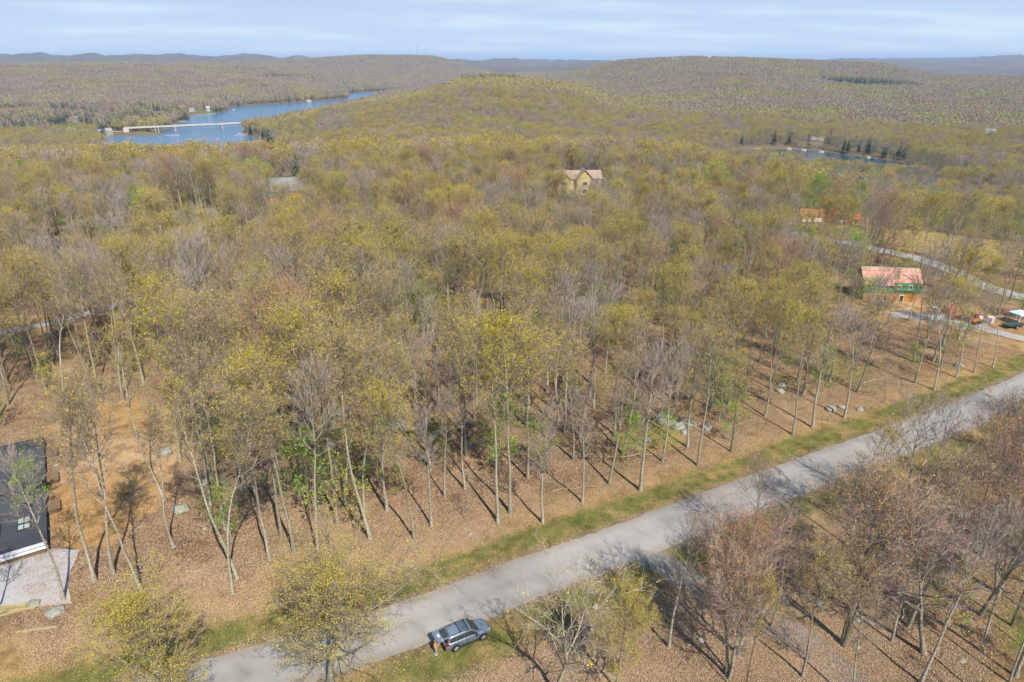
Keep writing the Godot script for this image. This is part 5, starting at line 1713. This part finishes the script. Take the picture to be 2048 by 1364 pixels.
# surface nets over the smooth union of tapered capsules
func skin(a: Acc, bones: Array, cell: float, k: float, col: Color) -> void:
	var lo := Vector3.INF
	var hi := -Vector3.INF
	for b in bones:
		for e in 2:
			var r: Vector3 = Vector3.ONE * (b[2 + e] + cell * 2.0)
			lo = lo.min(b[e] - r)
			hi = hi.max(b[e] + r)
	var n := Vector3i(((hi - lo) / cell).ceil()) + Vector3i.ONE
	var f := PackedFloat32Array()
	f.resize(n.x * n.y * n.z)
	var at := 0
	for z in n.z:
		for y in n.y:
			for x in n.x:
				f[at] = field(bones, lo + Vector3(x, y, z) * cell, k)
				at += 1
	var ids := {}
	var sx := 1
	var sy := n.x
	var sz := n.x * n.y
	var corner := [0, sx, sy, sx + sy, sz, sx + sz, sy + sz, sx + sy + sz]
	var edges := [[0, 1], [2, 3], [4, 5], [6, 7], [0, 2], [1, 3], [4, 6], [5, 7], [0, 4], [1, 5], [2, 6], [3, 7]]
	for z in n.z - 1:
		for y in n.y - 1:
			for x in n.x - 1:
				var o := x + y * sy + z * sz
				var sum := Vector3.ZERO
				var cnt := 0
				for e in edges:
					var f0 := f[o + corner[e[0]]]
					var f1 := f[o + corner[e[1]]]
					if (f0 < 0.0) != (f1 < 0.0):
						var t := f0 / (f0 - f1)
						var c0 := Vector3(e[0] & 1, (e[0] >> 1) & 1, e[0] >> 2)
						var c1 := Vector3(e[1] & 1, (e[1] >> 1) & 1, e[1] >> 2)
						sum += c0.lerp(c1, t)
						cnt += 1
				if cnt:
					ids[o] = a.v.size()
					a.v.append(lo + (Vector3(x, y, z) + sum / cnt) * cell)
					a.c.append(col)
	for z in range(1, n.z - 1):
		for y in range(1, n.y - 1):
			for x in range(1, n.x - 1):
				var o := x + y * sy + z * sz
				for d in 3:
					var step: int = [sx, sy, sz][d]
					var inside := f[o] < 0.0
					if inside == (f[o + step] < 0.0):
						continue
					var u: int = [sy, sz, sx][d]
					var w: int = [sz, sx, sy][d]
					var q := [ids[o], ids[o - u], ids[o - u - w], ids[o - w]]
					if inside:
						a.i.append(q[0]); a.i.append(q[2]); a.i.append(q[1])
						a.i.append(q[0]); a.i.append(q[3]); a.i.append(q[2])
					else:
						a.i.append(q[0]); a.i.append(q[1]); a.i.append(q[2])
						a.i.append(q[0]); a.i.append(q[2]); a.i.append(q[3])

func build_person() -> void:
	# faces local +x (towards the open tailgate), about 1.68 m tall
	var o := thing("person", "person in tan top, grey trousers and white shoes standing behind the car's open tailgate", "person", on_land(-6.95, -46.55) + Vector3(0, 0.0, 0), 0.75)
	var skin_c := Color(0.42, 0.25, 0.17)
	var body := Acc.new()
	skin(body, [[Vector3(0, 0.93, 0), Vector3(0, 1.2, 0), 0.115, 0.12], [Vector3(0, 1.2, 0), Vector3(0.01, 1.38, 0), 0.12, 0.09], [Vector3(0.01, 1.36, -0.13), Vector3(0.01, 1.36, 0.13), 0.055, 0.055], [Vector3(0.01, 1.38, 0), Vector3(0.035, 1.5, 0), 0.055, 0.05],
		[Vector3(0, 0.9, 0.085), Vector3(0.02, 0.48, 0.1), 0.09, 0.058], [Vector3(0.02, 0.48, 0.1), Vector3(-0.03, 0.09, 0.11), 0.058, 0.04], [Vector3(0, 0.9, -0.085), Vector3(0.05, 0.48, -0.1), 0.09, 0.058], [Vector3(0.05, 0.48, -0.1), Vector3(0.04, 0.09, -0.11), 0.058, 0.04],
		[Vector3(0.01, 1.36, 0.18), Vector3(0.09, 1.1, 0.21), 0.05, 0.038], [Vector3(0.09, 1.1, 0.21), Vector3(0.31, 1.14, 0.16), 0.038, 0.027], [Vector3(0.01, 1.36, -0.18), Vector3(0.08, 1.1, -0.22), 0.05, 0.038], [Vector3(0.08, 1.1, -0.22), Vector3(0.3, 1.08, -0.14), 0.038, 0.027]], 0.016, 0.03, skin_c)
	# head: skull, jaw, nose, lips, ears, sockets left by the brow and cheeks
	skin(body, [[Vector3(0.03, 1.6, 0), Vector3(0.05, 1.6, 0), 0.088, 0.085], [Vector3(0.06, 1.54, 0), Vector3(0.085, 1.525, 0), 0.062, 0.045], [Vector3(0.135, 1.585, 0), Vector3(0.152, 1.563, 0), 0.009, 0.013], [Vector3(0.125, 1.612, -0.035), Vector3(0.125, 1.612, 0.035), 0.011, 0.011],
		[Vector3(0.127, 1.532, -0.018), Vector3(0.127, 1.532, 0.018), 0.009, 0.009], [Vector3(0.035, 1.585, 0.088), Vector3(0.03, 1.61, 0.092), 0.013, 0.017], [Vector3(0.035, 1.585, -0.088), Vector3(0.03, 1.61, -0.092), 0.013, 0.017], [Vector3(0.03, 1.5, 0), Vector3(0.03, 1.46, 0), 0.05, 0.05]], 0.009, 0.012, skin_c)
	for s in [1.0, -1.0]:
		# palm and five fingers closing on what the hand reaches for
		var w: Vector3 = Vector3(0.31, 1.14, 0.16) if s > 0.0 else Vector3(0.3, 1.08, -0.14)
		var bones := [[w, w + Vector3(0.075, 0.005, 0), 0.024, 0.022], [w + Vector3(0.07, 0, -0.028), w + Vector3(0.07, 0, 0.028), 0.014, 0.014]]
		var reach := [0.062, 0.074, 0.07, 0.052]
		for k in 4:
			var z := -0.03 + 0.02 * k
			var kn := w + Vector3(0.085, 0.004, z)
			var mid := kn + Vector3(reach[k] * 0.55, 0.004, z * 0.1)
			bones.append([kn, mid, 0.0088, 0.0082])
			bones.append([mid, mid + Vector3(reach[k] * 0.36, -0.024, 0), 0.0082, 0.0068])
		var th := w + Vector3(0.03, -0.004, s * -0.024)
		bones.append([th, th + Vector3(0.03, -0.008, s * -0.024), 0.0115, 0.0095])
		bones.append([th + Vector3(0.03, -0.008, s * -0.024), th + Vector3(0.06, -0.016, s * -0.024), 0.0095, 0.008])
		skin(body, bones, 0.0042, 0.005, skin_c)
	part(o, "body", smooth(body), mats.cloth)
	for s in [-1.0, 1.0]:
		bit(o, "eye", Vector3(0.124, 1.597, s * 0.033), Vector3(0.012, 0.011, 0.024), Color(0.05, 0.035, 0.03))
	var top := Acc.new()
	skin(top, [[Vector3(0, 0.95, 0), Vector3(0, 1.2, 0), 0.145, 0.14], [Vector3(0, 1.2, 0), Vector3(0.01, 1.38, 0), 0.14, 0.1], [Vector3(0.01, 1.365, -0.14), Vector3(0.01, 1.365, 0.14), 0.068, 0.068], [Vector3(0.01, 1.36, 0.18), Vector3(0.09, 1.1, 0.21), 0.064, 0.052], [Vector3(0.09, 1.1, 0.21), Vector3(0.27, 1.13, 0.17), 0.052, 0.04], [Vector3(0.01, 1.36, -0.18), Vector3(0.08, 1.1, -0.22), 0.064, 0.052], [Vector3(0.08, 1.1, -0.22), Vector3(0.26, 1.085, -0.155), 0.052, 0.04]], 0.018, 0.03, Color(0.42, 0.25, 0.12))
	part(o, "top", smooth(top), mats.cloth)
	var legs := Acc.new()
	skin(legs, [[Vector3(0, 0.96, -0.02), Vector3(0, 0.96, 0.02), 0.135, 0.135], [Vector3(0, 0.9, 0.085), Vector3(0.02, 0.48, 0.1), 0.108, 0.075], [Vector3(0.02, 0.48, 0.1), Vector3(-0.03, 0.1, 0.11), 0.075, 0.058], [Vector3(0, 0.9, -0.085), Vector3(0.05, 0.48, -0.1), 0.108, 0.075], [Vector3(0.05, 0.48, -0.1), Vector3(0.04, 0.1, -0.11), 0.075, 0.058]], 0.018, 0.03, Color(0.3, 0.28, 0.33))
	part(o, "trousers", smooth(legs), mats.cloth)
	for s in [1.0, -1.0]:
		var shoe := Acc.new()
		var x := -0.03 if s > 0.0 else 0.04
		skin(shoe, [[Vector3(x - 0.05, 0.05, s * 0.11), Vector3(x + 0.15, 0.035, s * 0.125), 0.05, 0.04], [Vector3(x - 0.02, 0.09, s * 0.11), Vector3(x - 0.02, 0.06, s * 0.11), 0.05, 0.05]], 0.014, 0.02, Color(0.7, 0.7, 0.7))
		part(o, "shoe", smooth(shoe), mats.cloth)
	var hair := Acc.new()
	skin(hair, [[Vector3(0.015, 1.635, 0), Vector3(0.03, 1.645, 0), 0.094, 0.088], [Vector3(-0.04, 1.6, 0), Vector3(-0.06, 1.42, 0), 0.075, 0.055], [Vector3(0.01, 1.6, 0.07), Vector3(-0.02, 1.45, 0.075), 0.04, 0.03], [Vector3(0.01, 1.6, -0.07), Vector3(-0.02, 1.45, -0.075), 0.04, 0.03]], 0.014, 0.02, Color(0.2, 0.11, 0.05))
	part(o, "hair", smooth(hair), mats.cloth)

# ---------------------------------------------------------------- stones, branches, litter
func boulder_mesh(s: int, flat: float) -> ArrayMesh:
	var a := Acc.new()
	var f := noise(0.9, s, 4)
	var rows := 9
	var cols := 14
	for j in rows + 1:
		var th := PI * j / rows
		for k in cols:
			var ph := TAU * k / cols
			var d := Vector3(sin(th) * cos(ph), cos(th), sin(th) * sin(ph))
			var r := 1.0 + 0.5 * f.get_noise_3dv(d * 1.3) + 0.16 * f.get_noise_3dv(d * 4.0)
			a.v.append(Vector3(d.x * r, d.y * r * flat + flat * 0.35, d.z * r * 0.8))
			var c := Color(0.43, 0.42, 0.4).lerp(Color(0.32, 0.33, 0.27), clampf(0.5 + f.get_noise_3dv(d * 3.0 + Vector3.ONE * 7.0), 0.0, 1.0))
			a.c.append(c)
	for j in rows:
		for k in cols:
			var p0 := j * cols + k
			var p1 := j * cols + (k + 1) % cols
			a.i.append(p0); a.i.append(p1); a.i.append(p1 + cols)
			a.i.append(p0); a.i.append(p1 + cols); a.i.append(p0 + cols)
	return smooth(a)

func build_stones() -> void:
	var shapes := []
	for k in 6:
		shapes.append(boulder_mesh(60 + k, 0.42 + 0.09 * (k % 3)))
	# x, z, size, words
	var list := [
		[-16.6, -88.7, 1.7, "large pale flat boulder at the left of the rocky clearing"], [-13.3, -89.4, 1.2, "pale boulder at the right of the rocky clearing"], [-11.1, -85.8, 0.7, "small grey boulder below the rocky clearing"], [-18.4, -85.0, 0.6, "small grey stone left below the large flat boulder"], [-14.8, -84.6, 0.5, "little pale stone in the middle of the rocky clearing"],
		[22.7, -89.4, 1.6, "broad grey boulder at the left of the rock outcrop"], [24.4, -87.9, 1.2, "squat grey boulder in the middle of the rock outcrop"], [26.0, -88.6, 1.4, "tall grey boulder at the right of the rock outcrop"], [28.4, -87.4, 0.9, "grey boulder just right of the rock outcrop"], [19.2, -84.6, 0.8, "lone grey boulder at the trunk left of the rock outcrop"], [24.9, -86.2, 0.7, "small mossy boulder below the rock outcrop"],
		[-47.4, -80.4, 1.0, "pale stone at the top of the dirt yard"], [-39.3, -73.6, 0.9, "grey stone among pale trunks right of the dirt yard"], [-39.9, -68.1, 1.0, "flat pale stone beside a leaning trunk"], [-34.0, -73.0, 0.8, "grey stone under the yellow-budding pale trees"],
		[44.7, -101.7, 0.9, "grey boulder between thin trunks near the right verge, upper of two"], [43.4, -99.2, 0.8, "grey boulder between thin trunks near the right verge, lower of two"], [49.3, -93.6, 0.9, "grey stone behind a verge tree, left of three"], [51.4, -94.4, 0.8, "grey stone behind a verge tree, middle of three"], [53.8, -93.6, 0.6, "grey stone behind a verge tree, right of three"], [78.7, -109.6, 0.8, "flat pale stone at the far end of the verge"],
		[45.6, -65.2, 1.5, "biggest pale flat-topped boulder on the near side of the road"], [47.3, -64.2, 1.1, "pale boulder leaning on the biggest flat-topped one"], [30.5, -52.6, 0.55, "upright bluish-white stone at the driveway's edge"], [33.4, -50.6, 0.4, "small grey stone past the upright driveway stone, left of two"], [34.2, -50.1, 0.35, "small grey stone past the upright driveway stone, right of two"], [27.4, -53.4, 0.5, "brownish stone beside the driveway trunks"],
		[-47.1, -52.3, 0.7, "pale grey stone beside the yellow planks"], [-44.5, -51.4, 0.9, "flat bluish-grey stone below the gravel pad"], [-37.6, -53.0, 0.35, "small white stone at the foot of the front pale tree"], [40.3, -45.6, 0.35, "small grey stone in the leaves at the bottom right"]]
	var k := 0
	for q in list:
		var o := part(self, "boulder", shapes[k % 6], mats.stone, on_land(q[0], q[1]) + Vector3(0, -0.1 * q[2], 0))
		o.basis = Basis(Vector3.UP, k * 1.7) * Basis.from_scale(Vector3.ONE * q[2])
		tag(o, q[3], "boulder", "boulders in the leaf litter")
		k += 1
	var r := seeded(88)
	var where := []
	for j in 900:
		var x := lerpf(-75.0, 110.0, r.randf())
		var z := lerpf(-40.0, -150.0, r.randf())
		if absf(road_side(x, z)) < 5.0 or mottle.get_noise_2d(x * 1.4 + 70.0, z * 1.4) < 0.05:
			continue
		var s := 0.1 + 0.28 * pow(r.randf(), 3.0)
		where.append(Transform3D(Basis(Vector3.UP, r.randf() * TAU) * Basis.from_scale(Vector3(s, s, s)), on_land(x, z)))
	var st := scatter(self, "stones", shapes[1], mats.stone, where, PackedColorArray())
	tag(st, "small grey stones lying scattered through the leaf litter", "stones")
	# fallen branches
	var fallen := [[-32.0, -57.6, 4.5, 0.3], [-40.4, -53.8, 3.0, 2.2], [-38.6, -57.0, 3.2, 0.2], [-45.6, -57.8, 2.6, 1.2], [8.0, -72.5, 6.0, 0.1], [34.0, -88.5, 5.0, 0.5], [18.0, -80.6, 6.5, 0.15], [-12.0, -78.0, 5.0, 2.0], [2.0, -79.0, 5.5, 0.6], [61.0, -104.0, 5.0, 0.4], [38.5, -52.0, 4.0, 0.9], [-24.5, -66.0, 4.0, 1.5]]
	var words := ["thin fallen branch between two pale trunks near the left", "pale fallen branch leaning at the foot of the front pale tree", "fallen branch lying behind the front pale trunk", "short fallen branch beside the gravel pad", "long fallen branch behind the verge tree in mid-picture", "fallen branch right of the rock outcrop", "long thin log lying left of the rock outcrop", "fallen branch in the shade below the rocky clearing", "fallen branch right of the rocky clearing", "fallen branch near the right end of the woods edge", "dead branch past the driveway on the near side", "fallen branch amid the yellow-budding pale trees"]
	for j in fallen.size():
		var q: Array = fallen[j]
		var a := Acc.new()
		var pts := PackedVector3Array()
		var rad := PackedFloat32Array()
		for m in 6:
			pts.append(Vector3((m / 5.0 - 0.5) * q[2], 0.1 + 0.05 * m * r.randf(), 0.5 * (r.randf() - 0.5)))
			rad.append(0.09 * (1.0 - m / 7.0))
		a.tube(pts, rad, 6, Color(0.4, 0.36, 0.3), 0.25, r)
		for m in 4:
			a.tube(PackedVector3Array([pts[m + 1], pts[m + 1] + Vector3(0.6, 0.15 + 0.4 * r.randf(), (r.randf() - 0.5) * 1.6)]), PackedFloat32Array([0.035, 0.01]), 4, Color(0.38, 0.34, 0.28), 0.2, r)
		var o := part(self, "fallen_branch", a.mesh(), mats.bark, on_land(q[0], q[1]))
		o.rotation.y = q[3]
		tag(o, words[j], "branch", "fallen branches on the leaf floor")
	plank_stack("yellowish planks lying crossed at the edge of the gravel pad", on_land(-48.4, -51.7), 0.25, 7, 3.4, Color(0.46, 0.39, 0.2), 0.5, 33)
	plank_stack("single pale board lying below the crossed yellow planks", on_land(-45.0, -49.0), 0.2, 1, 3.6, Color(0.56, 0.44, 0.28), 0.1, 34)

func build_litter() -> void:
	# patches of loose dry leaves and tufts of grass
	var r := seeded(91)
	var leaf := Acc.new()
	for k in 110:
		var p := Vector3((r.randf() - 0.5) * 2.6, 0.02 + 0.04 * r.randf(), (r.randf() - 0.5) * 2.4)
		var a := Vector3(r.randf() - 0.5, (r.randf() - 0.5) * 0.5, r.randf() - 0.5).normalized() * (0.035 + 0.04 * r.randf())
		var b := a.cross(Vector3.UP).normalized() * 0.032 + Vector3(0, 0.03 * r.randf(), 0)
		var c: Color = [Color(0.35, 0.25, 0.168), Color(0.3, 0.21, 0.14), Color(0.41, 0.315, 0.22), Color(0.23, 0.16, 0.11)][r.randi() % 4]
		leaf.quad(p - a, p + b, p + a, p - b, c)
	var tuft := Acc.new()
	for k in 60:
		var p := Vector3((r.randf() - 0.5) * 1.1, -0.02, (r.randf() - 0.5) * 1.1)
		var f := 0.7 + 0.6 * r.randf()
		tuft.spike(p, Vector3(r.randf() - 0.5, 1.2, r.randf() - 0.5).normalized(), 0.1 + 0.13 * r.randf(), 0.012, Color(f, f, f))
	var on_floor := []
	var grass := []
	var tint := PackedColorArray()
	for k in 26000:
		var d := lerpf(40.0, 150.0, pow(r.randf(), 1.2))
		var az := (r.randf() - 0.5) * 1.5
		var x := sin(az) * d
		var z := -cos(az) * d
		var s := road_side(x, z)
		var t := Transform3D(Basis(Vector3.UP, r.randf() * TAU), on_land(x, z))
		var kind := open_kind(x, z, 0.0)
		var in_grass := (s > 3.6 and s < 7.2 + 1.5 * r.randf()) or (s < -3.6 and s > -7.0 - 2.0 * r.randf())
		if absf(s) < 3.4 or kind == 3 or kind == 4:
			continue
		if in_grass:
			grass.append(t)
			tint.append(Color(0.15, 0.19, 0.06).lerp(Color(0.36, 0.31, 0.15), smoothstep(-0.2, 0.6, fine.get_noise_2d(x, z) + 0.3 * r.randf())))
		elif kind == 1 or kind == 2 or r.randf() < 0.04:
			grass.append(t)
			tint.append(Color(0.4, 0.34, 0.16).lerp(Color(0.2, 0.24, 0.07), r.randf() * 0.6))
		else:
			on_floor.append(t)
	tag(scatter(self, "leaf_litter", leaf.mesh(), mats.cloth, on_floor, PackedColorArray()), "dry brown leaves covering the floor of the woods", "leaf litter")
	tag(scatter(self, "grass", tuft.mesh(), mats.cloth, grass, tint), "short green and straw-coloured grass along the road verges", "grass")

func _ready() -> void:
	make_view()
	col_angle = PackedFloat32Array(COLS.map(func(u): return atan((u - 1024.0) / 1477.0)))
	roll = noise(0.03, 41)
	ridge = noise(0.0011, 42, 4)
	mottle = noise(0.035, 43, 3)
	fine = noise(0.35, 44, 3)
	make_materials()
	build_ground()
	build_roads()
	make_kinds()
	build_platform()
	build_green_house()
	build_houses()
	build_bridge()
	build_woods()
	build_car()
	build_person()
	build_stones()
	build_litter()
